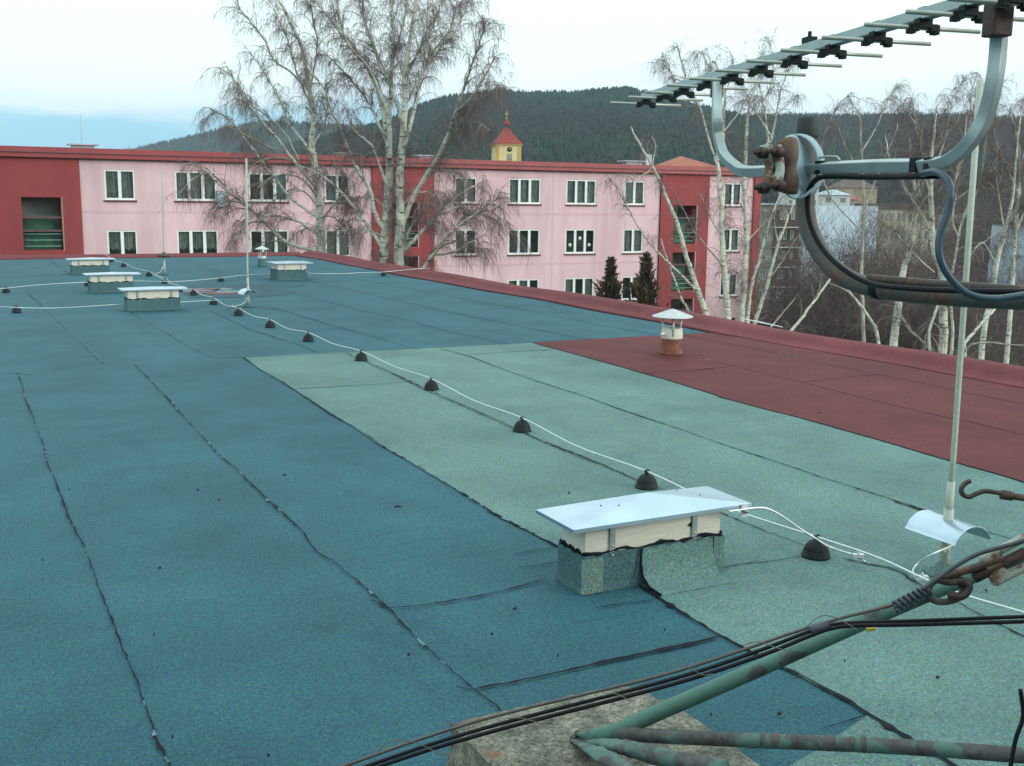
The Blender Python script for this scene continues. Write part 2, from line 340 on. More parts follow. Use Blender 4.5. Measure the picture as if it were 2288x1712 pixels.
SEAM_C = zA([(1500, 660), (1600, 735), (1720, 805), (1830, 870), (1940, 945), (2060, 1020)])+zB([(0, 1110), (140, 1205), (280, 1285), (420, 1370), (580, 1460), (700, 1530), (840, 1620)])+zE([(1080, 85), (1200, 150), (1330, 215), (1440, 270), (1520, 312)])
SEAM_C2 = zE([(2000, 545), (2060, 580), (2200, 670)])+zF([(0, 650), (150, 740), (330, 850), (440, 910), (580, 985), (690, 1045), (780, 1085), (900, 1150), (1020, 1215), (1130, 1270), (1230, 1340), (1330, 1400), (1420, 1455), (1600, 1565), (1760, 1655), (1900, 1740)])
SEAM_A = zB([(1070, 570), (1210, 608), (1400, 660), (1600, 715), (1770, 765), (1900, 800), (2060, 850), (2207, 895)])+zC([(340, 910), (600, 980), (800, 1030), (1000, 1085), (1300, 1170), (1600, 1260), (1900, 1345), (2100, 1400), (2300, 1465)])
gw = lambda L: [tuple(G(*p)[:2]) for p in L]
sheet('green_roofing', [(5.60, -1)]+[(x+.03, y) for x, y in gw(SEAM_A)[::-1]]+[(5.72, 10.52)]+gw(SEAM_C+SEAM_C2)+[(2.46, 1.2), (2.46, -1)], .004, M['green_felt'], jag=.002)
sheet('green_roofing', [(1.46, -3), (2.50, -3), (2.50, 1.2), (2.46, 1.9), (2.49, 2.30), (2.30, 2.24), (1.46, 1.98)], .003, M['green_felt'])
sheet('red_roofing', [(5.40, -1), (8.4, -1), (8.40, 10.47)]+gw(SEAM_A), .008, M['red_felt'], jag=.002)
# re-felted patch of darker sheets and the scraped place beside the conductor line
pt = [G(*p)[:2] for p in zA([(1090, 215), (1630, 208), (1830, 265), (1560, 290), (1170, 292)])]
sheet('felt_patch', pt, .004, M['dark_felt'])
mb = MB()
def blob(c, rx, ry, z, mi, n=18, jag=.35):
    global mb
    v = [(c[0], c[1], z)]+[(c[0]+rx*math.cos(6.283*k/n)*(1+jag*(random.random()-.5)), c[1]+ry*math.sin(6.283*k/n)*(1+jag*(random.random()-.5)), z) for k in range(n)]
    mb.add(v, [(0, 1+k, 1+(k+1) % n) for k in range(n)], mi)
for (x, y), rx, ry, mi in [((1190, 245), .50, .30, 0), ((1330, 240), .3, .2, 0), ((1440, 255), .32, .22, 0)]:
    g = G(*zA([(x, y)])[0]); blob(g, rx, ry, .006, mi)
for (x, y), rx, ry in [((1235, 243), .30, .16), ((1265, 264), .34, .10), ((1370, 268), .25, .12), ((1435, 262), .12, .06)]:
    g = G(*zA([(x, y)])[0]); blob(g, rx, ry, .009, 1, 14, .5)
mb.build('scraped_felt', [M['ash'], M['burnt']], roof)
# roof edge on the right: cant strip rising to a low rounded kerb
prof = [(8.22, .010), (8.36, .014), (8.48, .022), (8.56, .050), (8.62, .085), (8.70, .102), (8.80, .104), (8.88, .095), (8.93, .06), (8.94, -.03), (8.45, -.04)]
ys = np.linspace(-3, 28.75, 160); v = []; f = []; n = len(prof)
for y in ys:
    sway = .05*math.sin(y*.55)+.03*math.sin(y*1.7+1); h = 1+.12*math.sin(y*.9+2)
    for k, (x, z) in enumerate(prof): v.append((x+sway*(1 if k < 9 else 0)+(.10 if y < 10 and k == 0 else 0), y, z*h if z > .012 else z))
f = [(i*n+k, (i+1)*n+k, (i+1)*n+(k+1) % n, i*n+(k+1) % n) for i in range(len(ys)-1) for k in range(n)]
f += [tuple(range(n)), tuple((len(ys)-1)*n+k for k in range(n))[::-1]]
MB().add(v, f, 0, True).build('roof_edge_kerb', M['red_kerb'], roof)
v = []; pr = [(28.35, .009), (28.55, .03), (28.68, .075), (28.82, .08), (28.95, .03), (28.95, -.04), (28.4, -.04)]; xs = np.linspace(-7, 8.45, 60); n = len(pr)
for x in xs: v += [(x, y, z) for y, z in pr]
f = [(i*n+k, i*n+(k+1) % n, (i+1)*n+(k+1) % n, (i+1)*n+k) for i in range(len(xs)-1) for k in range(n)]
f += [tuple(range(n))[::-1], tuple((len(xs)-1)*n+k for k in range(n))]
MB().add(v, f, 0, True).build('roof_edge_kerb', M['red_kerb'], roof)
p0, p1 = G(1655, 711, .112), G(1748, 731, .112)
MB().tube([p0, .5*(p0+p1), p1], [.005, .009, .005], 6).build('edge_flashing', M['white'], roof)

# seams: hot bitumen squeezed out along each lap, ragged, with bare stretches
def seam(px, w=.011, light=(), zz=.0105, step=.035, world=False, jit=.006):
    P = [np.array(p, float) if world else G(*p)[:2] for p in px]; L = [0]
    P = [p[:2] for p in P]
    for a, b in zip(P[:-1], P[1:]): L.append(L[-1]+np.linalg.norm(b-a))
    w = w*.72; tot = L[-1]; n = max(4, int(tot/step)); ts = np.linspace(0, tot, n)
    X = np.interp(ts, L, [p[0] for p in P]); Y = np.interp(ts, L, [p[1] for p in P])
    ph = rng.random(6)*6.28; wob = jit*(np.sin(ts*2.1+ph[0])+.7*np.sin(ts*5.3+ph[1])+.4*rng.normal(size=n))
    T = np.stack([np.gradient(X), np.gradient(Y)], 1); T /= np.linalg.norm(T, axis=1)[:, None]+1e-9; Nn = np.stack([-T[:, 1], T[:, 0]], 1)
    C2 = np.stack([X, Y], 1)+Nn*wob[:, None]
    ww = w*(.55+.9*rng.random(n)**2)*(1+.6*np.clip(np.sin(ts*3+ph[2])*np.sin(ts*1.1+ph[3]), -.6, 1)); blobs = rng.random(n) < .04; ww[blobs] *= 1.6
    ww[0] = ww[-1] = w*.2
    a = C2+Nn*(ww*.5)[:, None]; b = C2-Nn*(ww*.5*(.6+.8*rng.random(n)))[:, None]
    v = []; f = []; mi = []
    for i in range(n): v += [(a[i][0], a[i][1], .0092), (C2[i][0], C2[i][1], zz), (b[i][0], b[i][1], .0092)]
    for i in range(n-1):
        t = ts[i]/tot; isl = any(l0 <= t <= l1 and random.random() < pr_ for l0, l1, pr_ in light)
        for k in (0, 1): f.append((3*i+k, 3*i+k+1, 3*i+4+k, 3*i+3+k)); mi.append(1 if isl else 0)
    m = MB()
    for q, i_ in zip(f, mi): m.f.append(list(q)); m.mi.append(i_); m.sm.append(False)
    m.v.append(np.array(v)); m.n = len(v)
    return m.build('felt_seam', [M['bitumen'], M['bare_seam']], roof)
seam(zA([(105, 752), (125, 800), (152, 880), (176, 960), (208, 1060), (265, 1215), (298, 1310), (335, 1400), (375, 1510), (412, 1600)])+zD([(430, 120), (500, 300), (560, 460), (620, 590), (690, 760), (760, 970), (820, 1080), (880, 1210), (930, 1350), (1000, 1520), (1050, 1650), (1080, 1760)]), .010, [(0, .45, .2), (.45, 1, .04)])
seam(zA([(835, 703), (930, 805), (1000, 885), (1075, 970), (1150, 1040), (1220, 1120), (1290, 1190), (1370, 1280), (1450, 1350), (1510, 1420), (1570, 1470), (1650, 1545), (1760, 1650)])+zD([(1860, 215), (1920, 300)])+zE([(30, 345), (140, 400), (300, 540), (460, 690), (560, 800), (660, 900), (780, 1010), (880, 1100), (990, 1195), (1060, 1250), (1125, 1305), (1200, 1390)]), .012, [(0, .6, .22), (.6, .95, .08)])
seam(SEAM_C, .013, [(.55, .8, .5), (.8, 1, .25)])
seam(SEAM_C2, .020)
seam(zB([(500, 605), (680, 655), (880, 730), (1060, 795), (1230, 850), (1400, 905), (1560, 965), (1750, 1030), (1980, 1105), (2207, 1185)])+zC([(460, 1235), (730, 1325), (960, 1405), (1200, 1480), (1460, 1565), (1720, 1650)])+zF([(1400, 30), (1700, 125), (1960, 215), (2207, 285)]), .016, jit=.003)
seam([(773, 791), (790, 799)]+zB([(50, 685), (170, 740), (280, 790), (400, 848), (520, 905), (680, 970), (820, 1035), (970, 1100), (1100, 1160), (1260, 1230), (1400, 1285), (1560, 1350), (1740, 1430)])+zF([(330, 98), (520, 175), (700, 245), (890, 312)]), .014, [(0, 1, .05)])
seam([(808, 806), (925, 862)]+zB([(520, 915), (700, 990), (860, 1060), (1010, 1128), (1160, 1195), (1400, 1295), (1600, 1375), (1750, 1440)]), .008)
seam(zF([(1085, 385), (1230, 420), (1340, 435), (1450, 470), (1520, 520), (1600, 560)]), .018); seam(zF([(1745, 630), (1870, 700), (1980, 755), (2080, 800), (2207, 865), (2300, 910)]), .014)
seam(zF([(1340, 440), (1420, 450), (1500, 490), (1560, 545)]), .008)
seam(SEAM_A, .012, jit=.002)
seam([(1515, 748)]+zC([(200, 545), (480, 595), (700, 640), (1000, 710), (1300, 770), (1600, 830), (1860, 885), (2207, 955), (2300, 975)]), .011, [(.35, .5, .5)])
seam(zC([(200, 655), (300, 690), (430, 722), (640, 775), (850, 820), (1100, 885), (1350, 945), (1650, 1020), (1900, 1070), (2207, 1145), (2300, 1165)]), .010, [(0, .08, .8)])
seam(zC([(740, 530), (1000, 580), (1250, 625), (1600, 690), (1900, 745), (2207, 805)]), .009)
seam(zC([(370, 495), (560, 525), (700, 520), (820, 490)]), .008)
seam(zB([(1600, 550), (1730, 600), (1880, 640)]), .010, [(.3, .9, .8)])
seam(zB([(0, 180), (300, 235), (600, 290), (800, 327), (1060, 377), (1280, 420), (1560, 475), (1840, 522)]), .012)
seam(zB([(0, 255), (280, 320), (560, 380), (860, 442), (1140, 500), (1420, 550)]), .013)
seam(zB([(0, 370), (300, 430), (540, 498), (760, 545), (930, 578)]), .012)
seam(zB([(-120, 480), (0, 508), (180, 560), (370, 612)]), .010)
seam(zA([(1560, 330), (1800, 385), (2040, 465), (2207, 505)]), .014); seam(zA([(1300, 375), (1420, 430), (1540, 490), (1700, 540), (1850, 585), (1970, 637)]), .013, [(0, 1, .1)])
seam(zA([(800, 378), (880, 420), (960, 470), (1040, 515), (1130, 570), (1230, 622), (1340, 665)]), .012, [(.15, 1, .85)])
seam(zA([(165, 265), (250, 330), (345, 420), (480, 550), (560, 625), (650, 700)]), .011, [(.3, 1, .75)])
seam(zA([(1110, 55), (1230, 95), (1400, 150)]), .010); seam(zA([(1400, 60), (1600, 110)]), .010); seam(zA([(310, 60), (430, 150)]), .010)
seam(zA([(1780, 255), (1950, 300), (2207, 370)]), .011); seam(zA([(1880, 180), (2030, 220), (2207, 252)]), .011); seam(zA([(1960, 130), (2120, 160), (2207, 180)]), .009)
# laps running across the roof
for pts, w in [(zA([(1345, 665), (1520, 663), (1850, 650), (2207, 632)]), .010), (zB([(0, 628), (500, 603), (1070, 570)]), .007), (zB([(1070, 572), (1500, 545), (2207, 508)])+zC([(370, 498)]), .006),
               (zA([(1815, 860), (2207, 835)])+zB([(150, 828), (310, 815)]), .012), (zB([(680, 648), (900, 632), (1210, 615)]), .009), (zB([(1770, 765), (2207, 733)])+zC([(180, 740), (420, 720)]), .010),
               (zC([(850, 817), (1080, 790), (1300, 770)]), .009), (zE([(460, 692), (640, 680), (900, 640), (1150, 590), (1300, 550), (1430, 510)]), .022), (zE([(990, 1195), (1080, 1170), (1230, 1150), (1330, 1130), (1500, 1095), (1700, 1050), (1870, 1010), (2060, 970), (2207, 935)])+zF([(100, 925), (330, 870)]), .024),
               (zF([(945, 1440), (1080, 1400), (1230, 1355)]), .009), (zF([(480, 1572), (700, 1525)]), .008), (zF([(345, 445), (450, 420), (620, 408), (780, 380), (870, 370)]), .014), (zE([(1240, 365), (1380, 335), (1520, 318)]), .010),
               (zE([(1270, 440), (1400, 425), (1515, 405)]), .006), (zE([(1730, 692), (1860, 672), (2000, 655), (2110, 645)]), .013), (zE([(350, 645), (410, 655), (460, 690)]), .016), (zE([(880, 1180), (960, 1195), (990, 1195)]), .014),
               (zB([(1770, 640), (1870, 665), (2000, 658), (2120, 650)]), .010), (zA([(0, 765), (120, 765), (200, 775)]), .008), (zA([(730, 378), (900, 378), (1150, 372)]), .010), (zA([(60, 165), (300, 160), (450, 150)]), .012),
               (zA([(1380, 372), (1450, 350), (1530, 340), (1620, 355), (1710, 368)]), .014), (zA([(450, 280), (620, 262), (760, 268)]), .010), (zB([(0, 168), (60, 165), (170, 155)]), .010), (zA([(1740, 222), (1810, 228), (1880, 212)]), .03)]:
    seam(pts, w, jit=.004)
# faint ripples between rolls
for pts in [zA([(0, 600), (620, 590), (1200, 560)]), zA([(560, 880), (1400, 860)])]: pass

# ------------------------------------------------------------------ roof vents
def vent(x0, x1, y0, y1, label, near=False, zc=.30, zf=.165):
    t = thing('roof_vent', ((x0+x1)/2, (y0+y1)/2, 0), label, 'roof vent', 'roof vents with metal caps')
    n = 26; mb = MB()
    # felted curb with a slight flare and a ragged bitumen top edge
    def ring(o, z, jag=0): return [(x0-o, y0-o, z), (x1+o, y0-o, z), (x1+o, y1+o, z), (x0-o, y1+o, z)]
    v = ring(.012, 0.002)+ring(.008, .035)+ring(.006, zf); f = []
    for k in range(2):
        for i in range(4): f.append((4*k+i, 4*k+(i+1) % 4, 4*k+4+(i+1) % 4, 4*k+4+i))
    f.append((8, 9, 10, 11)); mb.add(v, f); curb = mb.build('curb', M['slate_felt'], t)
    if near:
        m = MB(); m.box(x0-.016, x0+.085, y0-.014, y0-.0065, .006, zf-.012); child(curb, m, 'corner_flap', M['pale_felt'])
        m = MB(); xs_ = np.linspace(x0+.275, x1-.052, 24); v = []
        for i, x in enumerate(xs_):      # the sheet that turns up from the roof onto the curb
            for yy, zz in ((y0-.16, .006), (y0-.075, .012), (y0-.032, .045), (y0-.017, .10), (y0-.013, zf-.004+.006*math.sin(i*1.3))): v.append((x, yy, zz))
        m.add(v, [(5*i+k, 5*(i+1)+k, 5*(i+1)+k+1, 5*i+k+1) for i in range(23) for k in range(4)], 0, True); m.box(x1-.050, x1+.010, y0-.013, y0-.0065, .006, zf-.006); child(curb, m, 'upturned_sheet', M['green_felt'])
        m = MB(); m.tube([(x0+.272, y0-.16, .010), (x0+.270, y0-.08, .017), (x0+.266, y0-.036, .05), (x0+.264, y0-.020, .10), (x0+.27, y0-.016, zf)], .0055, 6); m.tube([(x1-.051, y0-.015, .02), (x1-.051, y0-.015, zf)], .002, 5)
        child(curb, m, 'sealed_lap', M['bitumen'])
    m = MB(); 
    for (a, b) in (((x0, y0), (x1, y0)), ((x0, y0), (x0, y1)), ((x1, y0), (x1, y1)), ((x0, y1), (x1, y1))):
        a, b = np.array([*a, 0.]), np.array([*b, 0.]); k = 24; pts = []; rr = []
        for i in range(k+1):
            q = a+(b-a)*i/k; out = q-np.array([(x0+x1)/2, (y0+y1)/2, 0]); out /= np.linalg.norm(out)
            pts.append(q+[0, 0, zf+.004+.006*math.sin(i*.9+x0)+random.uniform(-.003, .003)]); rr.append(random.uniform(.004, .012))
        m.tube(pts, rr, 5)
    child(curb, m, 'bitumen_edge', M['bitumen'])
    MB().box(x0+.006, x1-.006, y0+.004, y1-.004, zf-.01, zc-.012).build('board_frame', M['wood'], t)
    for sx in (x0+.12, x1-.16 if near else x1-.12):
        m = MB(); m.box(sx, sx+.026, y0-.0045, y0+.0035, zf-.03, zc-.002); st = m.build('strap', M['strap'], t)
        if near:
            m = MB(); [0 for _ in ()]
            for z in (zf-.012, zf+.028): m.tube([(sx+.013, y0-.0085, z), (sx+.013, y0-.004, z)], .0045, 8)
            child(st, m, 'screws', M['alu_wire'])
    if near:
        m = MB(); m.add([(x1-.185, y0+.0033, zf+.062), (x1-.165, y0+.0030, zf+.074), (x1-.145, y0+.0033, zf+.070), (x1-.142, y0+.0031, zf+.058), (x1-.165, y0+.0033, zf+.052)], [(0, 1, 2, 3, 4)][::1])
        m.build('knot_hole', M['leaf'], t)
    ox, oy = .10, .045; a0, a1, b0, b1 = x0-ox+.02, x1+ox+.025, y0-oy, y1+oy+.03
    cx, cy_, h = (a0+a1)/2, (b0+b1)/2, (.062 if near else .024)
    v = [(a0, b0, zc), (a1, b0, zc), (a1, b1, zc), (a0, b1, zc), (cx, cy_, zc+h), (a0, b0, zc-.016), (a1, b0, zc-.016), (a1, b1, zc-.016), (a0, b1, zc-.016),
         (a0+.01, b0+.01, zc-.010), (a1-.01, b0+.01, zc-.010), (a1-.01, b1-.01, zc-.010), (a0+.01, b1-.01, zc-.010)]
    f = [(0, 1, 4), (1, 2, 4), (2, 3, 4), (3, 0, 4)]+[(5+i, 5+(i+1) % 4, (i+1) % 4, i) for i in range(4)]+[(9, 12, 11, 10)]+[(5+i, 9+i, 9+(i+1) % 4, 5+(i+1) % 4) for i in range(4)]
    cap = MB().add(v, f).build('cap', M['sheet'], t)
    m = MB()
    for fx, fy in ((.25, .5), (.31, .33), (.72, .66), (.80, .42)):
        x = a0+(a1-a0)*fx; y = b0+(b1-b0)*fy; zz = zc+h*(1-max(abs(fx-.5), abs(fy-.5))*2)
        m.lathe((x, y, zz), [(.004, 0), (.004, .002), (.001, .004)], 6)
    child(cap, m, 'rivets', M['rust_bolt'])
    return t
vent(2.215, 2.912, 3.590, 3.785, 'nearest roof vent with bare boards, a shiny peaked cap and a corner clamp', True)
vent(2.13, 2.82, 15.45, 15.72, 'roof vent with white boards nearest to the two vents behind it, at the left')
vent(2.00, 2.66, 18.55, 18.80, 'middle vent of the three vents in a row at the far left')
vent(2.14, 2.84, 22.9, 23.15, 'rearmost vent of the left row, standing nearest the far roof edge')
vent(5.50, 6.06, 20.15, 20.65, 'small squarish vent standing apart near the red roof edge', False, .33, .19)

# ------------------------------------------------------------------ pipe vents
def pipe_vent(x, y, rb, h1, h2, capr, zc, label, mats, rusty_=True):
    t = thing('flue_pipe', (x, y, 0), label, 'flue pipe', 'flue pipes with rain hats')
    MB().lathe((x, y, .005), [(rb*1.18, 0), (rb*1.12, .02), (rb*1.03, .05), (rb*.98, h1*.9), (rb*.96, h1)], 28).build('pipe', mats[0], t)
    m = MB(); n = 28; v = []
    for z, r in ((h1-.02, rb*1.04), (h1+.015, rb*1.05), (h2, rb*.97), (h2, rb*.88), (h1, rb*.86)): v += [(x+r*math.cos(6.283*k/n), y+r*math.sin(6.283*k/n), z) for k in range(n)]
    f = [(i*n+k, i*n+(k+1) % n, (i+1)*n+(k+1) % n, (i+1)*n+k) for i in range(4) for k in range(n)]; m.add(v, f, 0, True)
    col = m.build('collar', mats[1], t)
    if rusty_:
        m = MB(); m.tube([(x-rb*1.1, y-.02, h1+.03), (x-rb*1.1-.03, y-.03, h1+.03)], .016, 8); m.tube([(x-rb*1.1-.012, y-.05, h1+.03), (x-rb*1.1-.012, y+.01, h1+.03)], .006, 6); child(col, m, 'clamp_screw', M['white'])
    m = MB(); m.lathe((x, y, h2-.03), [(rb*.86, 0), (rb*.86, .004)], 24); m.build('flue_mouth', M['rust_bolt'], t)
    for k in range(3):
        w = 4.2+k*2.094; px_, py_ = x+rb*.98*math.cos(w), y+rb*.98*math.sin(w)
        MB().tube([(px_, py_, h1+.01), (px_, py_, h2), (px_+.006*math.cos(w), py_+.006*math.sin(w), zc+.012)], .012 if rusty_ else .009, 6).build('hat_stay', M['sheet_dull'], t)
    m = MB(); m.lathe((x, y, zc), [(capr*.98, -.006), (capr, 0), (capr*.98, .008), (capr*.80, .022), (capr*.45, .050), (capr*.12, .076), (.004, .082)], 32); m.build('rain_hat', M['sheet_dull'], t)
pipe_vent(6.658, 9.16, .108, .195, .285, .215, .400, 'rust brown flue pipe with a pale collar and conical rain hat on the red felt', (M['rust_pipe'], M['pipe_collar']))
pipe_vent(6.28, 24.3, .095, .20, .24, .155, .385, 'small grey flue pipe with a rain hat near the far roof edge', (M['slate_felt'], M['sheet_dull']), False)

# ------------------------------------------------------------------ lightning rods
def rod(x, y, h, label, near, hood=True, tilt=0, r=.010):
    t = thing('lightning_rod', (x, y, 0), label, 'lightning rod', 'lightning rods on the roof')
    m = MB(); m.tube([(x, y, 0), (x, y, .30)], .021, 14); m.tube([(x-.01, y-.02, .13), (x-.055, y-.03, .135)], .009, 6); m.lathe((x-.055, y-.03, .12), [(.014, 0), (.014, .022)], 6)
    m.build('stub_pipe', M['pole_paint'], t)
    MB().lathe((x, y, .006), [(.085, 0), (.075, .010), (.045, .026), (.026, .05)], 20).build('sealing_collar', M['slate_felt'] if not near else M['green_felt'], t)
    m = MB(); m.tube([(x, y, .30), (x, y, .55), (x+tilt*.5, y, h*.6), (x+tilt, y, h)], [.0125 if near else .014]*4, 12)
    m.tube([(x, y, .24), (x, y, .42)], .017, 12); 
    m.build('rod', M['pole_paint'], t)
    if hood:     # bent sheet hood straddling the stub
        m = MB(); n = 18; v = []; L = .135; rr = .105; d = (G(2160, 1215, .28)-G(2060, 1180, .28)) if near else (G(585, 671, .2)-G(545, 660, .2)); d /= np.linalg.norm(d); e_ = np.array([-d[1], d[0], 0])
        for sgn in (0, 1):
            for s_ in (-1, -.94, .94, 1):
                for k in range(n+1):
                    w = math.pi*(.08+.84*k/n); q = rr+sgn*.004+(.004 if abs(s_) > .97 else 0)
                    v.append(np.array([x, y, .165])+d*s_*L+e_*q*math.cos(w)+np.array([0, 0, q*.82*math.sin(w)]))
        f = []; b = n+1
        for sgn in (0, 1):
            o = sgn*4*b
            for j in range(3):
                for k in range(n): f.append((o+j*b+k, o+(j+1)*b+k, o+(j+1)*b+k+1, o+j*b+k+1))
        for j in (0, 3):
            for k in range(n): f.append((j*b+k, j*b+k+1, 4*b+j*b+k+1, 4*b+j*b+k))
        for k in (0, n):
            for j in range(3): f.append((j*b+k, (j+1)*b+k, 4*b+(j+1)*b+k, 4*b+j*b+k))
        m.add(v, f, 0, True); m.build('rain_hood', M['sheet'], t)
    else:
        MB().lathe((x, y, .40), [(.02, -.05), (.12, -.045), (.13, -.01), (.05, .02), (.018, .05)], 14).build('rain_disc', M['rust_dark'], t)
    return t
rod(3.763, 3.116, 2.09, 'nearest lightning rod, a tall pale pole with an arched sheet hood beside the turnbuckle', True, tilt=-.028)
rod(3.795, 15.52, 2.10, 'lightning rod with an arched sheet hood beyond the nearest left vent', False, tilt=.03)
rod(3.81, 22.34, 2.15, 'thin far lightning rod with a small dark disc at its foot', False, False, tilt=.05)

# ------------------------------------------------------------------ conductor supports and wires
def support_mesh():
    m = MB(); m.lathe((0, 0, 0), [(.066, .003), (.065, .008), (.060, .009), (.060, .024), (.056, .027), (.055, .036), (.048, .052), (.034, .068), (.022, .075), (.010, .078), (.001, .079)], 28)
    return m
sup = thing('wire_support', (0, 0, 0), '', 'wire support', 'black rubber supports under the lightning conductor')
body = support_mesh().build('weight', M['rubber'], sup)
m = MB(); m.box(-.007, .007, -.010, .010, .074, .087); m.box(-.011, -.005, -.010, .010, .085, .099); m.box(.005, .011, -.010, .010, .085, .101); m.build('wire_clip', M['rubber'], sup)
ordn = ['nearest', 'second nearest', 'third nearest', 'fourth nearest', 'fifth nearest', 'sixth nearest', 'seventh nearest', 'eighth nearest', 'ninth nearest', 'tenth nearest', 'eleventh nearest', 'twelfth nearest', 'thirteenth nearest', 'fourteenth nearest', 'rearmost']
main = [(1840, 1253), (1456, 1096), (1174, 968), (969, 874), (811, 808), (692, 764), (606, 733), (535, 706), (479, 681), (434, 661), (402, 652), (370, 634), (334, 618), (277, 597), (249, 586)]
spots = []
for i, p in enumerate(main):
    g = G(*p); spots.append((g[0], g[1]+.05, ordn[i]+' black rubber support under the long conductor line'))
for p, lb in [((38, 700), 'black support at the left picture edge on the nearer cross wire'), ((14, 655), 'black support at the left picture edge on the farther cross wire'),
              ((197, 640), 'black support half hidden by the left of the middle vent in the row'), ((495, 630), 'lone black support between the far lightning rod and the squarish vent'), ((859, 617), 'black support beside the red roof edge under the cross wire')]:
    g = G(*p); spots.append((g[0], g[1]+.05, lb))
kids = list(sup.children)
for i, (x, y, lb) in enumerate(spots):
    if i == 0: o = sup
    else:
        o = sup.copy(); COL.objects.link(o)
        for ch in kids: c2 = ch.copy(); COL.objects.link(c2); c2.parent = o
    o.location = (x, y, .006); o['label'] = lb; o.rotation_euler.z = random.uniform(-.15, .15)
def wire(name, pts, r, mat, label, cat, n=None, sides=8, ctl=True, group=None):
    P = spline(pts, n or max(12, len(pts)*8)); return tag(MB().tube(P, r, sides).build(name, mat), label, cat, group)
WR = .0046
Zw = .097
mw = [np.array([2.5, -1, 0])]; pts = []
ms_ = [(s_[0], s_[1]) for s_ in spots[:15]]
line = [(3.70, .6, .10), (3.62, 1.6, .09), (3.585, 2.45, .06), (3.50, 2.85, .062), (3.46, 3.2, .095)]
for i, (x, y) in enumerate(ms_):
    line.append((x, y, Zw))
    if i < 14:
        x2, y2 = ms_[i+1]; line.append(((x+x2)/2+random.uniform(-.012, .012), (y+y2)/2, Zw-.025+random.uniform(-.008, .004)))
line.append((3.36, 28.4, .14)); line.append((3.3, 29.0, .1))
wire('conductor_wire', line, WR, M['alu_wire'], 'long pale conductor wire running along the black supports up the roof', 'wire', 300)
def gp(p, z): return G(p[0], p[1], z)
wire('conductor_wire', [gp((-60, 689), .09)]+[gp(p, z) for p, z in [(zA([(0, 347)])[0], .09), (zA([(108, 352)])[0], .1), (zA([(300, 355)])[0], .06), (zA([(520, 346)])[0], .07), (zA([(770, 330)])[0], .09), (zA([(1130, 316)])[0], .08), (zA([(1290, 308)])[0], .09), (zA([(1340, 305)])[0], .10)]], WR, M['alu_wire'], 'cross wire passing behind the nearest left vent from the left edge', 'wire', 90)
wire('conductor_wire', [gp(p, .09) for p in [(-60, 650)]+zA([(0, 236), (40, 232), (260, 210), (540, 195), (820, 188), (1100, 190), (1365, 168), (1500, 152), (1700, 140)])], WR, M['alu_wire'], 'cross wire from the left edge past the middle vent to the squarish vent', 'wire', 110)
wire('conductor_wire', [gp(p, z) for p, z in [(zA([(1885, 122)])[0], .28), (zA([(1920, 140)])[0], .16), (zA([(2100, 143)])[0], .09), (zB([(0, 137)])[0], .09), (zB([(160, 132)])[0], .10), (zB([(260, 122)])[0], .12), (zB([(380, 112)])[0], .13), (zB([(440, 112)])[0], .13)]], WR, M['alu_wire'], 'wire from the squarish vent across the blue felt onto the red edge', 'wire', 90)
# bonding loop from the near cap: clamp plate on the cap corner
cl = thing('cap_clamp', (2.99, 3.55, .27), 'small pale clamp plate with a bolt hanging from the corner of the nearest vent cap', 'clamp')
cpt = PY(1661, 1140, 3.545)
m = MB(); m.box(cpt[0]-.018, cpt[0]+.018, 3.535, 3.541, cpt[2]-.028, cpt[2]+.030); m.build('plate', M['alu_wire'], cl)
m = MB(); m.tube([(cpt[0], 3.515, cpt[2]), (cpt[0], 3.55, cpt[2])], .006, 6); m.tube([(cpt[0], 3.524, cpt[2]), (cpt[0], 3.535, cpt[2])], .012, 6); m.build('bolt', M['strap'], cl)
bl = [PY(1628, 1143, 3.53), PY(1650, 1140, 3.53), PY(1690, 1135, 3.525), PY(1715, 1137, 3.52), PY(1745, 1152, 3.51), PY(1790, 1183, 3.50), PY(1830, 1208, 3.47)]+[G(*zF([(1000, 300)])[0], .10), G(*zF([(1080, 330)])[0], .07), G(*zF([(1150, 352)])[0], .05), G(*zF([(1230, 395)])[0], .04)]
wire('bonding_wire', bl, WR, M['alu_wire'], 'pale looped wire from the nearest cap clamp down to the conductor line', 'wire', 70)
def bondclip(name, p, label):
    t = thing(name, p, label, 'clamp', 'wire clamps on the conductor line'); p = np.array(p)
    MB().obox(p, (.022, -.010, 0), (.005, .010, 0), (0, 0, .008)).build('clamp_body', M['alu_wire'], t)
    MB().tube([p+[0, 0, -.012], p+[0, 0, .022]], .0055, 6).build('bolt', M['strap'], t)
bondclip('wire_clamp', tuple(G(*zF([(1185, 358)])[0], .06)), 'pale wire clamp on the line just in front of the nearest support')
bondclip('wire_clamp', tuple(G(*zF([(1580, 492)])[0], .05)), 'pale wire clamp at the foot of the nearest lightning rod')
bondclip('wire_clamp', tuple(G(*zA([(1432, 345)])[0], .08)), 'pale wire clamp on the line left of the hooded middle lightning rod')
wire('bonding_wire', [np.array([3.74, 3.05, .165])]+[G(*p, z) for p, z in zip(zF([(1640, 350), (1560, 400), (1525, 440), (1530, 480), (1580, 492)]), (.14, .08, .06, .05, .05))], .0036, M['alu_wire'], 'short curved wire from the nearest rod stub to the conductor line', 'wire', 40)
wire('bonding_wire', [np.array([3.79, 15.45, .15])]+[G(*p, z) for p, z in zip(zA([(1500, 325), (1460, 340), (1432, 346)]), (.10, .09, .08))], .0036, M['alu_wire'], 'short wire from the hooded middle rod to the conductor line', 'wire', 24)
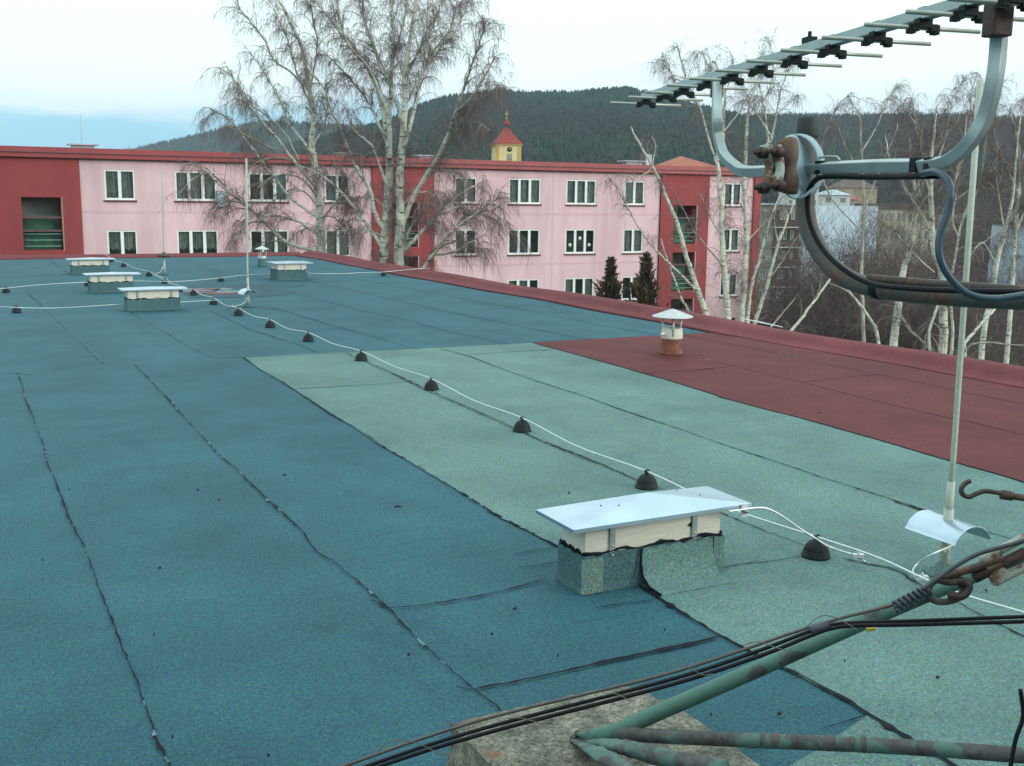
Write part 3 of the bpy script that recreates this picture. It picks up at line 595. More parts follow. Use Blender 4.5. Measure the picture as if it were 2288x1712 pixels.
wire('bonding_wire', [np.array([3.80, 22.3, .2])]+[G(*p, z) for p, z in zip(zA([(990, 130), (960, 145), (1010, 180), (1050, 205)]), (.14, .12, .10, .10))], .0036, M['alu_wire'], 'short wire from the far rod down to the conductor line', 'wire', 24)

# dead leaves and twigs on the felt
deb = [zE([(590, 990)])[0], zE([(1245, 705)])[0], zE([(1100, 862)])[0], zE([(2165, 835)])[0], zD([(985, 452)])[0], zE([(520, 72)])[0], zD([(1655, 1617)])[0], zB([(1300, 1508)])[0], zF([(1670, 1130)])[0], zF([(695, 1355)])[0], zA([(1220, 1490)])[0], zA([(1350, 1550)])[0], zC([(948, 1010)])[0], zF([(1320, 1555)])[0], zF([(1970, 590)])[0], zA([(1755, 1398)])[0], zF([(780, 1110)])[0], zD([(265, 403)])[0], zD([(950, 865)])[0], zA([(430, 1487)])[0], zF([(275, 1360)])[0], zF([(1100, 1028)])[0], zE([(1505, 997)])[0], zD([(1065, 1500)])[0]]
wh = ['below the long seam left of the block', 'just below the nearest vent', 'in the middle of the re-felted bay', 'at the right of the re-felted bay', 'alone at the lower left', 'left of the nearest vent cap, flat streak', 'at the bottom edge left of the cables', 'on the green felt behind the nearest vent', 'on the green felt right of the green strut', 'between the green struts', 'on the blue felt left of the middle', 'beside another crumb on the blue felt', 'on the red felt', 'under the lower green strut', 'beside the rod foot and turnbuckle', 'thin streak on the blue felt', 'on the seam below the upper green strut', 'near the far left seam', 'small, below the lone lower left twig', 'near the leftmost seam', 'small, on the blue felt beside the block', 'small, on the green felt below the cable bundle', 'small, above the cable bundle', 'close to the leftmost seam at the bottom edge']
szs = [(a_*.36, b_*.36) for a_, b_ in [(.030, .018), (.05, .006), (.022, .008), (.014, .012), (.042, .006), (.10, .010), (.018, .014), (.05, .012), (.032, .014), (.045, .022), (.03, .016), (.03, .01), (.03, .03), (.03, .008), (.02, .03), (.06, .008), (.02, .02), (.016, .01), (.012, .008), (.018, .012), (.016, .008), (.010, .008), (.016, .006), (.016, .008)]]
for i, (p, w_, (a, b)) in enumerate(zip(deb, wh, szs)):
    g = G(*p); m = MB(); n = 9; th = random.uniform(-.5, .3); v = [(g[0], g[1], .022)]
    for k in range(n):
        q = 6.283*k/n; r_ = random.uniform(.6, 1.2); dx, dy = a*r_*math.cos(q)*.6, b*r_*math.sin(q)*.9
        v.append((g[0]+dx*math.cos(th)-dy*math.sin(th), g[1]+dx*math.sin(th)+dy*math.cos(th), .012+random.uniform(0, .006)))
    v2 = [(x, y, .010) for x, y, z in v]
    m.add(v+v2, [(0, 1+k, 1+(k+1) % n) for k in range(n)]+[(n+1+1+k, 1+k, 1+(k+1) % n, n+1+1+(k+1) % n) for k in range(n)])
    tag(m.build('dead_leaf', M['leaf']), 'dark dead leaf scrap '+w_, 'leaf', 'dead leaf scraps on the roof')

# ------------------------------------------------------------------ concrete block and green struts
bk = MB(); nx, ny = 30, 30
def blockpt(u, v_, w):
    x = 1.085+(1.675-1.085)*u; y = 1.55+(2.40-1.55)*v_; z = .006+.25*w
    k = min(u, 1-u, v_, 1-v_)
    c_ = math.sin(u*23+1)*math.sin(v_*19)+.6*math.sin(u*51+v_*37)
    if k < .07: z -= (.07-k)*.16+max(0, c_)*.007; x += .004*c_; y += .003*c_
    if u > .9 and v_ > .86: z -= .018
    return (x+random.uniform(-.0012, .0012), y+random.uniform(-.0012, .0012), z+random.uniform(-.0015, .0015))
v = []; 
for i in range(nx+1):
    for j in range(ny+1): v.append(blockpt(i/nx, j/ny, 1))
f = [(i*(ny+1)+j, (i+1)*(ny+1)+j, (i+1)*(ny+1)+j+1, i*(ny+1)+j+1) for i in range(nx) for j in range(ny)]
rim = [i*(ny+1) for i in range(nx+1)]+[nx*(ny+1)+j for j in range(1, ny+1)]+[i*(ny+1)+ny for i in range(nx-1, -1, -1)]+[j for j in range(ny-1, 0, -1)]
base = len(v)
for lv in range(1, 7):
    for q in rim:
        x, y, z = v[q]; v.append((x+random.uniform(-.003, .003)-(.012 if x < 1.2 else 0)*lv/6, y+random.uniform(-.003, .003)+(.010 if y > 2.3 else 0)*lv/6, z*(1-lv/6)+.006))
nr = len(rim)
for lv in range(6):
    for k in range(nr):
        a = rim[k] if lv == 0 else base+(lv-1)*nr+k; b = rim[(k+1) % nr] if lv == 0 else base+(lv-1)*nr+(k+1) % nr
        f.append((b, a, base+lv*nr+k, base+lv*nr+(k+1) % nr))
tag(bk.add(v, f).build('concrete_block', M['concrete']), 'rough lichen covered concrete block at the bottom edge', 'concrete block')
ST = thing('mast_brace', tuple(G(1310, 1640, .26)), 'green painted tubular mast brace with flattened feet bolted to the concrete block', 'mast brace')
def flat_tube(pts, rad, flat, sides=14):
    """tube whose first part is hammered flat: flat = list of squash factors"""
    P = spline(pts, 40); n = len(P); fl = np.interp(np.linspace(0, 1, n), [a for a, b in flat], [b for a, b in flat]); m = MB()
    T = np.gradient(P, axis=0); T /= np.linalg.norm(T, axis=1)[:, None]; v = []
    for i in range(n):
        a = np.cross(T[i], (0, 0, 1)); a /= np.linalg.norm(a); b = np.cross(a, T[i]); k_ = fl[i]
        for k in range(sides):
            w = 6.283*k/sides; v.append(P[i]+rad*(a*math.cos(w)*(1+(1-k_)*.45)+b*math.sin(w)*k_)+(rng.normal(size=3)*.0012 if k_ < .9 else 0))
    f = [(i*sides+k, i*sides+(k+1) % sides, (i+1)*sides+(k+1) % sides, (i+1)*sides+k) for i in range(n-1) for k in range(sides)]+[tuple(range(sides))[::-1], tuple((n-1)*sides+k for k in range(sides))]
    return m.add(v, f, 0, True)
hub = G(1300, 1640, .275)
t1 = [hub, PD(1352, 1642, 2.52), PD(1480, 1588, 2.50), PD(1700, 1492, 2.50), PD(2000, 1358, 2.50), PD(2300, 1232, 2.50)]
flat_tube(t1, .0190, [(0, .25), (.06, .35), (.11, 1), (1, 1)]).build('strut', M['green_paint'], ST)
t2 = [G(1305, 1650, .272), PD(1380, 1640, 2.50), PD(1470, 1645, 2.46), PD(1700, 1655, 2.36), PD(2000, 1668, 2.26), PD(2320, 1690, 2.14)]
flat_tube(t2, .0165, [(0, .3), (.08, .5), (.15, 1), (1, 1)]).build('strut', M['green_worn'], ST)
flat_tube([G(1305, 1655, .270), PD(1370, 1664, 2.42), PD(1470, 1690, 2.36), PD(1620, 1722, 2.25)], .021, [(0, .25), (.3, .5), (.6, .9), (1, 1)]).build('strut', M['green_worn'], ST)
flat_tube([G(1300, 1655, .268), PD(1335, 1680, 2.38), PD(1385, 1715, 2.30), PD(1440, 1760, 2.2)], .021, [(0, .25), (.4, .4), (.8, .8), (1, 1)]).build('strut', M['green_worn'], ST)
MB().lathe(tuple(hub-[.01, 0, .022]), [(.024, 0), (.024, .012), (.010, .014), (.010, .03), (.002, .032)], 6).build('foot_bolt', M['rust_bolt'], ST)
m = MB()
for (a, b, w_) in [(1700, 1760, .0), (1765, 1785, .0), (1812, 1868, 0), (1900, 1948, 0)]:
    ya = lambda x: 1655+(x-1700)*.0425
    P = [PD(x, ya(x)-2, 2.36-(x-1700)*.00033-.002) for x in np.linspace(a, b, 8)]
    m.tube(P, [.0100+.0095*random.random() for _ in P], 9)
m.build('peeled_paint', M['rust_mast'], ST)
# the struts meet a hidden mast outside the picture on the right
MB().tube([PD(2480, 1800, 2.3), PD(2480, 500, 2.4)], .025, 14).build('mast', M['green_worn'], ST)

# ------------------------------------------------------------------ guy wire, turnbuckle, cables in front
DG = 2.30
wp = lambda pts, d=DG: [PD(x, y, d) for x, y in pts]
wire('guy_wire', wp([(650, 1762), (769, 1712), (1075, 1609), (1500, 1503), (1814, 1400), (1995, 1352)]), .0036, M['rust_mast'], 'thin brown guy wire leading up to the spring-like wound end', 'wire', 60, 8)
wire('antenna_cable', wp([(690, 1764), (820, 1712), (1076, 1629), (1500, 1518), (1690, 1456), (1790, 1418), (1850, 1398), (1905, 1392), (2032, 1388), (2288, 1378), (2360, 1376)], DG-.01), .0042, M['cable'], 'upper black cable of the bundle, bending level across the green strut', 'cable', 90)
wire('antenna_cable', wp([(720, 1764), (850, 1712), (1080, 1640), (1500, 1530), (1700, 1465), (1800, 1425), (1860, 1404), (1920, 1398), (2040, 1396), (2288, 1389), (2360, 1386)], DG-.02), .0044, M['cable'], 'lower black cable of the bundle, lying just above the green strut', 'cable', 90)
wire('antenna_cable', wp([(2280, 1540), (2286, 1600), (2270, 1650), (2258, 1712), (2250, 1760)], 2.0), .0040, M['cable'], 'dark cable dropping past the right end of the lower strut', 'cable', 30)
wire('antenna_cable', wp([(2060, 1318), (2090, 1296), (2140, 1262), (2185, 1238), (2240, 1222), (2288, 1208), (2380, 1170)], 2.22), .0048, M['grey_cable'], 'grey cable rising from the wound wire end to the right edge', 'cable', 40)
for i, (pts, lb) in enumerate([([(835, 1700), (850, 1672), (880, 1655), (930, 1660), (985, 1685), (1005, 1682)], 'leftmost thin tie wire looped around the cables'), ([(1130, 1605), (1165, 1605), (1210, 1616), (1235, 1613)], 'tie wire over the cables above the concrete block'),
        ([(1345, 1555), (1375, 1550), (1410, 1568)], 'short tie wire at the back edge of the block'), ([(1488, 1490), (1530, 1488), (1570, 1508), (1592, 1506)], 'tie wire crossing from the cables onto the green strut'), ([(1660, 1442), (1690, 1434), (1730, 1446), (1760, 1455)], 'tie wire between the block and the taped cable joint'), ([(1800, 1402), (1830, 1378), (1860, 1378), (1895, 1395), (1920, 1412)], 'curly tie wire beside the taped cable joint')]):
    wire('tie_wire', wp(pts, DG-.03), .0011, M['tie'], lb, 'wire', 24, 5, group='tie wires on the cable bundle')
tp = thing('cable_tape', tuple(PD(1832, 1402, DG)), 'dark tape wrap holding the cables where they part from the guy wire', 'tape')
m = MB(); m.tube(wp([(1812, 1412), (1832, 1404), (1852, 1396)], DG-.012), .0105, 10); m.build('wrap', M['tape'], tp)
yp = thing('end_plug', tuple(PD(1945, 1404, 2.42)), 'small yellow plug under the cables on the upper green strut', 'plug')
p = PD(1946, 1404, 2.42); m = MB(); m.tube([p-RT*.009, p+RT*.009], [.007, .006], 8); m.build('plug_body', M['yellow_plug'], yp)
# wound end: coil, thimble, threaded rod, turnbuckle
tb = thing('turnbuckle', tuple(PD(2150, 1300, DG)), 'rusty turnbuckle with wound wire end, pulling up to the right edge over the green strut', 'turnbuckle')
A, B = PD(1998, 1358, DG-.02), PD(2078, 1316, DG-.02); ax = (B-A)/np.linalg.norm(B-A); e1 = np.cross(ax, (0, 0, 1)); e1 /= np.linalg.norm(e1); e2 = np.cross(ax, e1)
hel = [A+(B-A)*t+.0105*(e1*math.cos(2*math.pi*7.5*t)+e2*math.sin(2*math.pi*7.5*t)) for t in np.linspace(0, 1, 150)]
m = MB(); m.tube(hel, .0040, 6); m.tube([A, B], .006, 8); m.build('wound_wire', M['grey_cable'], tb)
th = [(2070, 1322), (2085, 1300), (2112, 1292), (2140, 1300), (2152, 1318), (2138, 1338), (2110, 1345), (2084, 1340), (2070, 1322)]
MB().tube(spline(wp(th, DG-.02), 60), .0075, 8).build('thimble', M['rust_mast'], tb)
MB().tube(spline(wp([(2120, 1330), (2150, 1332), (2165, 1312), (2150, 1298), (2120, 1300), (2095, 1292), (2120, 1285), (2180, 1268), (2240, 1246)], DG-.035), 70), .0088, 8).build('eye_rod', M['rust_dark'], tb)
A, B = PD(2205, 1277, DG-.03), PD(2400, 1180, DG-.03); ax = (B-A)/np.linalg.norm(B-A); sd_ = np.cross(ax, FW); sd_ /= np.linalg.norm(sd_)
m = MB(); m.obox(A+ax*.018, ax*.020, sd_*.036, FW*.011); m.obox((A+B)/2+sd_*.028, ax*np.linalg.norm(B-A)/2, sd_*.009, FW*.010); m.obox((A+B)/2-sd_*.028, ax*np.linalg.norm(B-A)/2, sd_*.009, FW*.010)
m.build('frame', rusty('turnbuckle_zinc', (.30, .31, .27), (.14, .07, .05), .56, 30), tb, .007)
MB().tube([A-ax*.03, A+ax*.09], .012, 10).build('threaded_rod', M['rust_bolt'], tb)
# second hook on the right
hk = thing('hook_bolt', tuple(PD(2220, 1100, 2.1)), 'dark iron hook bolt reaching in from the right edge below the red felt', 'hook')
hp = Zs(1780, 1040, .2297)([(1690, 150), (1650, 168), (1612, 205), (1602, 250), (1625, 290), (1680, 305), (1750, 275), (1830, 250), (1930, 262), (2040, 280), (2212, 305), (2500, 330)])
MB().tube(spline(wp(hp, 2.1), 90), .0048, 10).build('hook', M['rust_dark'], hk)
q = PD(2249, 1107, 2.1); dd = PD(2262, 1109, 2.1)-q; m = MB(); m.tube([q-dd*.9, q+dd*.9], .0105, 6); m.tube([q+dd*.9, q+dd*9], .0068, 10); m.build('nut', M['rust_dark'], hk)

# ------------------------------------------------------------------ antenna
AN = thing('tv_antenna', tuple(PD(1805, 400, 3.0)), 'long television antenna with many cross rods on a bent square-tube bracket', 'antenna')
z5 = lambda x, y: (1350+x*.424, y*.424)
Lp = [(25, 553), (125, 522), (207, 488), (318, 458), (432, 410), (565, 366), (720, 320), (902, 265), (1120, 207), (1340, 150), (1565, 87), (1785, 22)]
Rp = [(415, 556), (528, 536), (630, 498), (775, 463), (915, 427), (1087, 381), (1285, 326), (1500, 273), (1755, 222), (2020, 165), (2270, 100), (2530, 42)]
rods = []
for (a, b), (c_, d_) in zip(Lp, Rp):
    a, b = z5(a, b); c_, d_ = z5(c_, d_); dep = .30*FPX/(c_-a); rods.append((PD(a, b, dep), PD(c_, d_, dep)))
mid_x = [(z5(*a)[0]+z5(*b)[0])/2 for a, b in zip(Lp, Rp)]; mid = np.array([(a+b)/2 for a, b in rods]); dirs = np.array([(b-a)/np.linalg.norm(b-a) for a, b in rods]).mean(0); dirs /= np.linalg.norm(dirs)
# straight boom fitted through the rod centres
c0 = mid.mean(0); bd = np.linalg.svd(mid-c0)[2][0]; bd = bd if bd@FW < 0 else -bd     # towards the camera
def kx(xt):     # distance along the boom at which the view line of column xt crosses it
    n_ = np.cross(ray(xt, 0), ray(xt, 800)); return ((CAM-c0)@n_)/(bd@n_)
bd_ = bd; boom0 = c0+bd*(kx(mid_x[0])-.03); boom1 = c0+bd*(kx(mid_x[-1])+.35)
upv = np.cross(dirs, bd); upv /= np.linalg.norm(upv); upv = upv if upv[2] > 0 else -upv; side = np.cross(bd, upv); side /= np.linalg.norm(side)
lift = upv*.031
m = MB(); m.obox((boom0+boom1)/2+lift, bd*np.linalg.norm(boom1-boom0)/2, side*.014, upv*.013); m.build('boom', M['alu'], AN, .0015)
for i, (a, b) in enumerate(rods):
    ctr = c0+bd*kx(mid_x[i])
    L = .15
    MB().tube([ctr-side*L*(1 if side@RT > 0 else -1), ctr+side*L*(1 if side@RT > 0 else -1)], .0052, 10).build('cross_rod', M['alu_rod'], AN)
    m = MB()
    m.obox(ctr+upv*.010, bd*.012, side*.018, upv*.012)
    for sg in (-1, 1): m.obox(ctr+side*sg*.024, bd*.011, side*.010, upv*.009); m.obox(ctr+side*sg*.031+upv*-.003, bd*.009, side*.009, upv*.011)
    m.obox(ctr+lift+upv*.013, bd*.016, side*.009, upv*.0035)
    m.build('rod_holder', M['plastic'], AN, .002)
p = c0+bd*kx(1806)+upv*.053; m = MB(); m.obox(p, bd*.02, side*.014, upv*.008); m.tube([p, p+upv*.024], .0055, 6); m.build('wing_nut', M['plastic'], AN)
# bent square tube bracket in the vertical plane of the boom
def on(x, y, d): return PD(x, y, d)
# leg feet attach to boom; path of the bracket
kf = (mid[4]-c0)@bd-.09; kn = (mid[10]-c0)@bd+.02
topF = c0+bd*kx(1602)+upv*.02; topN = c0+bd*kx(2232)+upv*.02
br = [topF+upv*.0, on(1602, 250, 3.42), on(1604, 300, 3.42), on(1616, 345, 3.40), on(1642, 372, 3.34), on(1672, 383, 3.27), on(1800, 377, 3.02), on(1950, 371, 2.72), on(2080, 368, 2.50), on(2130, 352, 2.42), on(2172, 312, 2.36), on(2203, 255, 2.33), on(2222, 180, 2.30), on(2231, 100, 2.29), topN]
P = spline(br, 130)
MB().tube(P, .0198, 4, ref=(bd[1], -bd[0], 0.02), square=True).build('bracket_tube', M['alu'], AN, .002)
for (c_, k) in ((topF-[0, 0, .035], .9), (topN-[0, 0, .045], 1.15)):
    m = MB(); m.obox(c_, bd*.018*k, side*.020*k, np.array([0, 0, .030])*k); m.build('bracket_clamp', M['rust_bolt'], AN, .003)
for x0_, d in ((1838, 2.95), (2052, 2.545), (2082, 2.50)):
    q = PD(x0_, 374 if x0_ < 1900 else 369, d); dx = (P[75]-P[70]); dx /= np.linalg.norm(dx); nn = np.cross(dx, (0, 0, 1)); nn /= np.linalg.norm(nn)
    m = MB(); m.obox(q, dx*(.013 if x0_ < 2060 else .010), nn*.0175, np.array([0, 0, .0175])); m.build('tape_band', M['plastic'], AN, .002)
m = MB(); m.tube(spline([PD(1828, 360, 2.98), PD(1834, 352, 2.98), PD(1868, 351, 2.90), PD(1876, 358, 2.88)], 20), .0035, 6); m.build('tie_loop', M['alu_rod'], AN)
# clamp: pale saddle disc, two rusty jaws, four bolts
CD = 2.98; cc = PD(1790, 378, CD)
ma = bd*.0
sx_ = RT; sy_ = UP; sz_ = -FW
tl = -FW*.55-RT*.84; tl /= np.linalg.norm(tl); tv = UP; tw = np.cross(tl, tv)     # jaw plates face left towards the camera
m = MB(); n = 40; v = []
for dz in (-1, 1):
    for k in range(n): 
        w = 2*math.pi*k/n; v.append(PD(1774+50*math.cos(w), 374+72*math.sin(w), CD-.012)+FW*(.006*dz)+FW*(.055*math.cos(w)))
m.add(v, [tuple(range(n))[::-1], tuple(range(n, 2*n))]+[(k, (k+1) % n, n+(k+1) % n, n+k) for k in range(n)]); sd2 = m.build('saddle_plate', M['clamp_paint'], AN, .004)
m = MB(); v = []
for i, (ox, dd_) in enumerate(((0, .00), (14, .055))):     # curved cheek of the saddle, seen edge on
    for k in range(17): w = -1.75+3.5*k/16; v.append(PD(1776+ox+54*math.cos(w), 372+73*math.sin(w), CD-.01+dd_))
m.add(v, [(k, k+1, 18+k, 17+k) for k in range(16)]+[(17+k, 18+k, k+1, k) for k in range(0)], 0, True); o = m.build('saddle_cheek', M['clamp_paint'], AN); md = o.modifiers.new('s', 'SOLIDIFY'); md.thickness = .005
m = MB()
for j, (x_, dd_) in enumerate(((1752, -.045), )):
    P2 = [PD(1756+16*math.sin(t*3.1)*.6, 322+104*t, CD-.05-.02*math.sin(t*3.1)) for t in np.linspace(0, 1, 16)]
    m.tube(P2, [.015+.017*abs(math.cos(t*3.14159)) for t in np.linspace(0, 1, 16)], 14)
m.build('clamp_jaw', rusty('jaw_rust', (.085, .045, .038), (.075, .048, .022), .52, 22), AN)
for x_, y0_, y1_, dd_, wdt in ((1716, 326, 422, -.085, .019), (1738, 326, 424, -.10, .017)):
    P2 = [PD(x_-5*math.cos(t*6.283), y0_+(y1_-y0_)*t, CD+dd_) for t in np.linspace(0, 1, 16)]
    MB().tube(P2, [wdt*(1-.25*math.sin(math.pi*t)) for t in np.linspace(0, 1, 16)], 12).build('clamp_plate', M['rusty_clamp'], AN)
for x_, y_, dd_ in ((1703, 342, -.11), (1738, 340, -.13), (1705, 421, -.11), (1742, 416, -.13)):
    q = PD(x_, y_, CD+dd_); m = MB(); a_ = tl*.5+np.array([0, 0, -.35]); a_ = tl
    m.tube([q-a_*.012, q+a_*.010], .0155, 6); m.tube([q+a_*.008, q+a_*.028], .0075, 8); m.build('bolt', M['rust_bolt'], AN)
# mast arm: capped stub bending down and away to the right
MS = thing('bent_mast', tuple(PD(1805, 500, 3.06)), 'thick rusty mast arm sweeping in a curve under the antenna to the right edge', 'mast')
arm = [(1805, 268, 3.10), (1803, 330, 3.10), (1800, 420, 3.10), (1800, 470, 3.10), (1812, 525, 3.08), (1842, 578, 3.04), (1885, 618, 2.98), (1945, 641, 2.90), (2020, 652, 2.80), (2150, 662, 2.66), (2288, 668, 2.54), (2420, 674, 2.42)]
MB().tube(spline([PD(*a) for a in arm], 90), .0268, 18).build('arm_tube', M['rust_mast'], MS)
q = PD(1805, 286, 3.10); MB().lathe(tuple(q-[0, 0, .030]), [(.0305, 0), (.0315, .01), (.0315, .054), (.029, .060), (.001, .062)], 28).build('end_cap', M['cap_grey'], MS)
m = MB(); pp = spline([PD(1940, 622, 2.87), PD(1990, 627, 2.82), PD(2150, 640, 2.64), PD(2330, 652, 2.48)], 16); m.tube(pp, .012, 8); m.build('inner_rail', M['rust_dark'], MS)
m = MB(); qq = spline([PD(*a) for a in arm], 90)[58:61]; m.tube(qq, .0285, 18); m.build('tape_band', M['plastic'], MS)
wire('antenna_cable', [PD(2120, 392, 2.46), PD(2060, 394, 2.52), PD(1960, 396, 2.70), PD(1870, 394, 2.85), PD(1830, 398, 2.93), PD(1810, 420, 2.98), PD(1804, 455, 3.0), PD(1812, 505, 3.0), PD(1838, 556, 2.97), PD(1880, 598, 2.90), PD(1940, 632, 2.82), PD(2020, 644, 2.70), PD(2150, 650, 2.56), PD(2288, 652, 2.44), PD(2400, 652, 2.36)], .0075, M['cable'], 'black cable running under the bracket tube and along the mast arm curve', 'cable', 110)
wire('antenna_cable', [PD(2060, 388, 2.50), PD(2090, 384, 2.44), PD(2114, 400, 2.40), PD(2124, 430, 2.38), PD(2116, 475, 2.38), PD(2100, 525, 2.38), PD(2100, 575, 2.38), PD(2122, 620, 2.38), PD(2160, 655, 2.38), PD(2215, 668, 2.38), PD(2288, 660, 2.38), PD(2400, 640, 2.38)], .0085, M['blue_cable'], 'blue-black cable looping down in an S from the bracket corner', 'cable', 110)

# ================================================================== pink apartment block
FY = 54.0
pk = thing('apartment_block', (30, FY+6, GZ), 'long pink block with dark red stair bays, white windows and a red roof edge', 'apartment block')
wx = lambda x, y=420: PY(x, y, FY)[0]
ZT, ZB = 3.60, 3.14
def wall(x0, x1, z0, z1, holes, y=FY, rev=.14):
    m = MB(); X = sorted(set([x0, x1]+[h[i] for h in holes for i in (0, 1)])); Z = sorted(set([z0, z1]+[h[i] for h in holes for i in (2, 3)]))
    for i in range(len(X)-1):
        for j in range(len(Z)-1):
            cx, cz = (X[i]+X[i+1])/2, (Z[j]+Z[j+1])/2
            if any(h[0] < cx < h[1] and h[2] < cz < h[3] for h in holes): continue
            m.add([(X[i], y, Z[j]), (X[i+1], y, Z[j]), (X[i+1], y, Z[j+1]), (X[i], y, Z[j+1])], [(0, 1, 2, 3)])
    for a, b, c_, d_ in holes:
        r_ = y+rev; q = [(a, c_), (b, c_), (b, d_), (a, d_)]
        for k in range(4):
            (p0x, p0z), (p1x, p1z) = q[k], q[(k+1) % 4]; m.add([(p0x, y, p0z), (p0x, r_, p0z), (p1x, r_, p1z), (p1x, y, p1z)], [(0, 1, 2, 3)])
    return m
rowz = [(1.27, 2.66), (-1.54, -.14), (-4.34, -2.94), (-7.1, -5.74)]
XL = wx(-260); XR = wx(1700, 400)
win3 = [(391.5, 484), (555.7, 642.7), (1137, 1208), (1265.7, 1332)]; win2 = [(233.8, 301.8), (725.7, 781.4), (1016.6, 1065.5), (1396, 1440), (1619, 1657)]
panels = [(-14, 176, 47, 136), (830, 969, 875, 932), (1477.7, 1586.5, 1505, 1555)]
pX = [(wx(a, 360), wx(b, 360), wx(c_, 450), wx(d_, 450)) for a, b, c_, d_ in panels]
holes = []
wins = []
for (a, b), k in [(w, 3) for w in win3]+[(w, 2) for w in win2]:
    xa, xb = wx(a), wx(b)
    for r_, (z0, z1) in enumerate(rowz): holes.append((xa, xb, z0, z1)); wins.append((xa, xb, z0, z1, k, r_, a))
# pink stretches between the red bays
segs = [(pX[0][1], pX[1][0]), (pX[1][1], pX[2][0]), (pX[2][1], XR-.55)]
for a, b in segs:
    hs = [h for h in holes if a < h[0] < b]; wall(a, b, GZ, ZB, hs).build('pink_wall', M['pink'], pk)
cxl = wall(XL, pX[0][0], GZ, ZB, []).build('cream_wall', M['cream'], pk)
# solid mass behind the facade
MB().box(XL, XR, FY+1.3, FY+12, GZ, ZB).build('core', M['brick'], pk)
m = MB(); m.box(XR-.55, XR, FY-.12, FY+12.2, GZ, ZB); m.build('end_wall', M['red'], pk)
for i, (a, b, c_, d_) in enumerate(pX):
    ops = [(c_, d_, -1.02, 1.36), (c_, d_, -4.2, -1.9)] if i == 0 else [(c_, d_, -1.04, 1.26), (c_, d_, -3.9, -1.55), (c_, d_, -6.6, -4.4)]
    wl = wall(a, b, GZ, ZB, ops, FY-.10, 1.30).build('red_bay', M['red'], pk)
    for (x0, x1, z0, z1) in ops:
        H = z1-z0; m = MB(); m.box(x0+.05, x1-.05, FY+1.1, FY+1.16, z0, z1); bp = m.build('stair_opening', M['dark_room'], pk)
        m = MB(); m.box(x0+.04, x1-.30, FY+.40, FY+.45, z0+.38*H, z0+.66*H); child(bp, m, 'green_panel', M['green_panel'])
        m = MB(); m.box(x0, x1, FY-.05, FY+.15, z0+.60*H if i == 0 else z0+.66*H, z0+.64*H if i == 0 else z0+.70*H); m.box(x0, x1, FY-.05, FY+.2, z0+.345*H, z0+.385*H); child(bp, m, 'slab_edge', M['ledge'])
        m = MB(); m.box(x0+.05, x1-.4, FY+.5, FY+.55, z0+.38*H, z0+.62*H)
        if i: child(bp, m, 'milky_pane', M['blind_blue'])
        m = MB(); m.box(x0+.05, x1-.05, FY+.3, FY+.33, z0+.02, z0+.33*H); child(bp, m, 'rail_panel', M['green_panel'])
        for k in range(3):
            zz = z0+H*(.07+.115*k); m = MB(); m.tube([(x0, FY+.02, zz), (x1, FY+.02, zz)], .028, 6); child(bp, m, 'rail', M['green_rail'])
        m = MB(); m.box(x1-.002, x1+.055, FY-.125, FY-.098, z0-.05, z1+.02); child(bp, m, 'reveal_trim', M['tan'] if i == 0 else M['ac'])
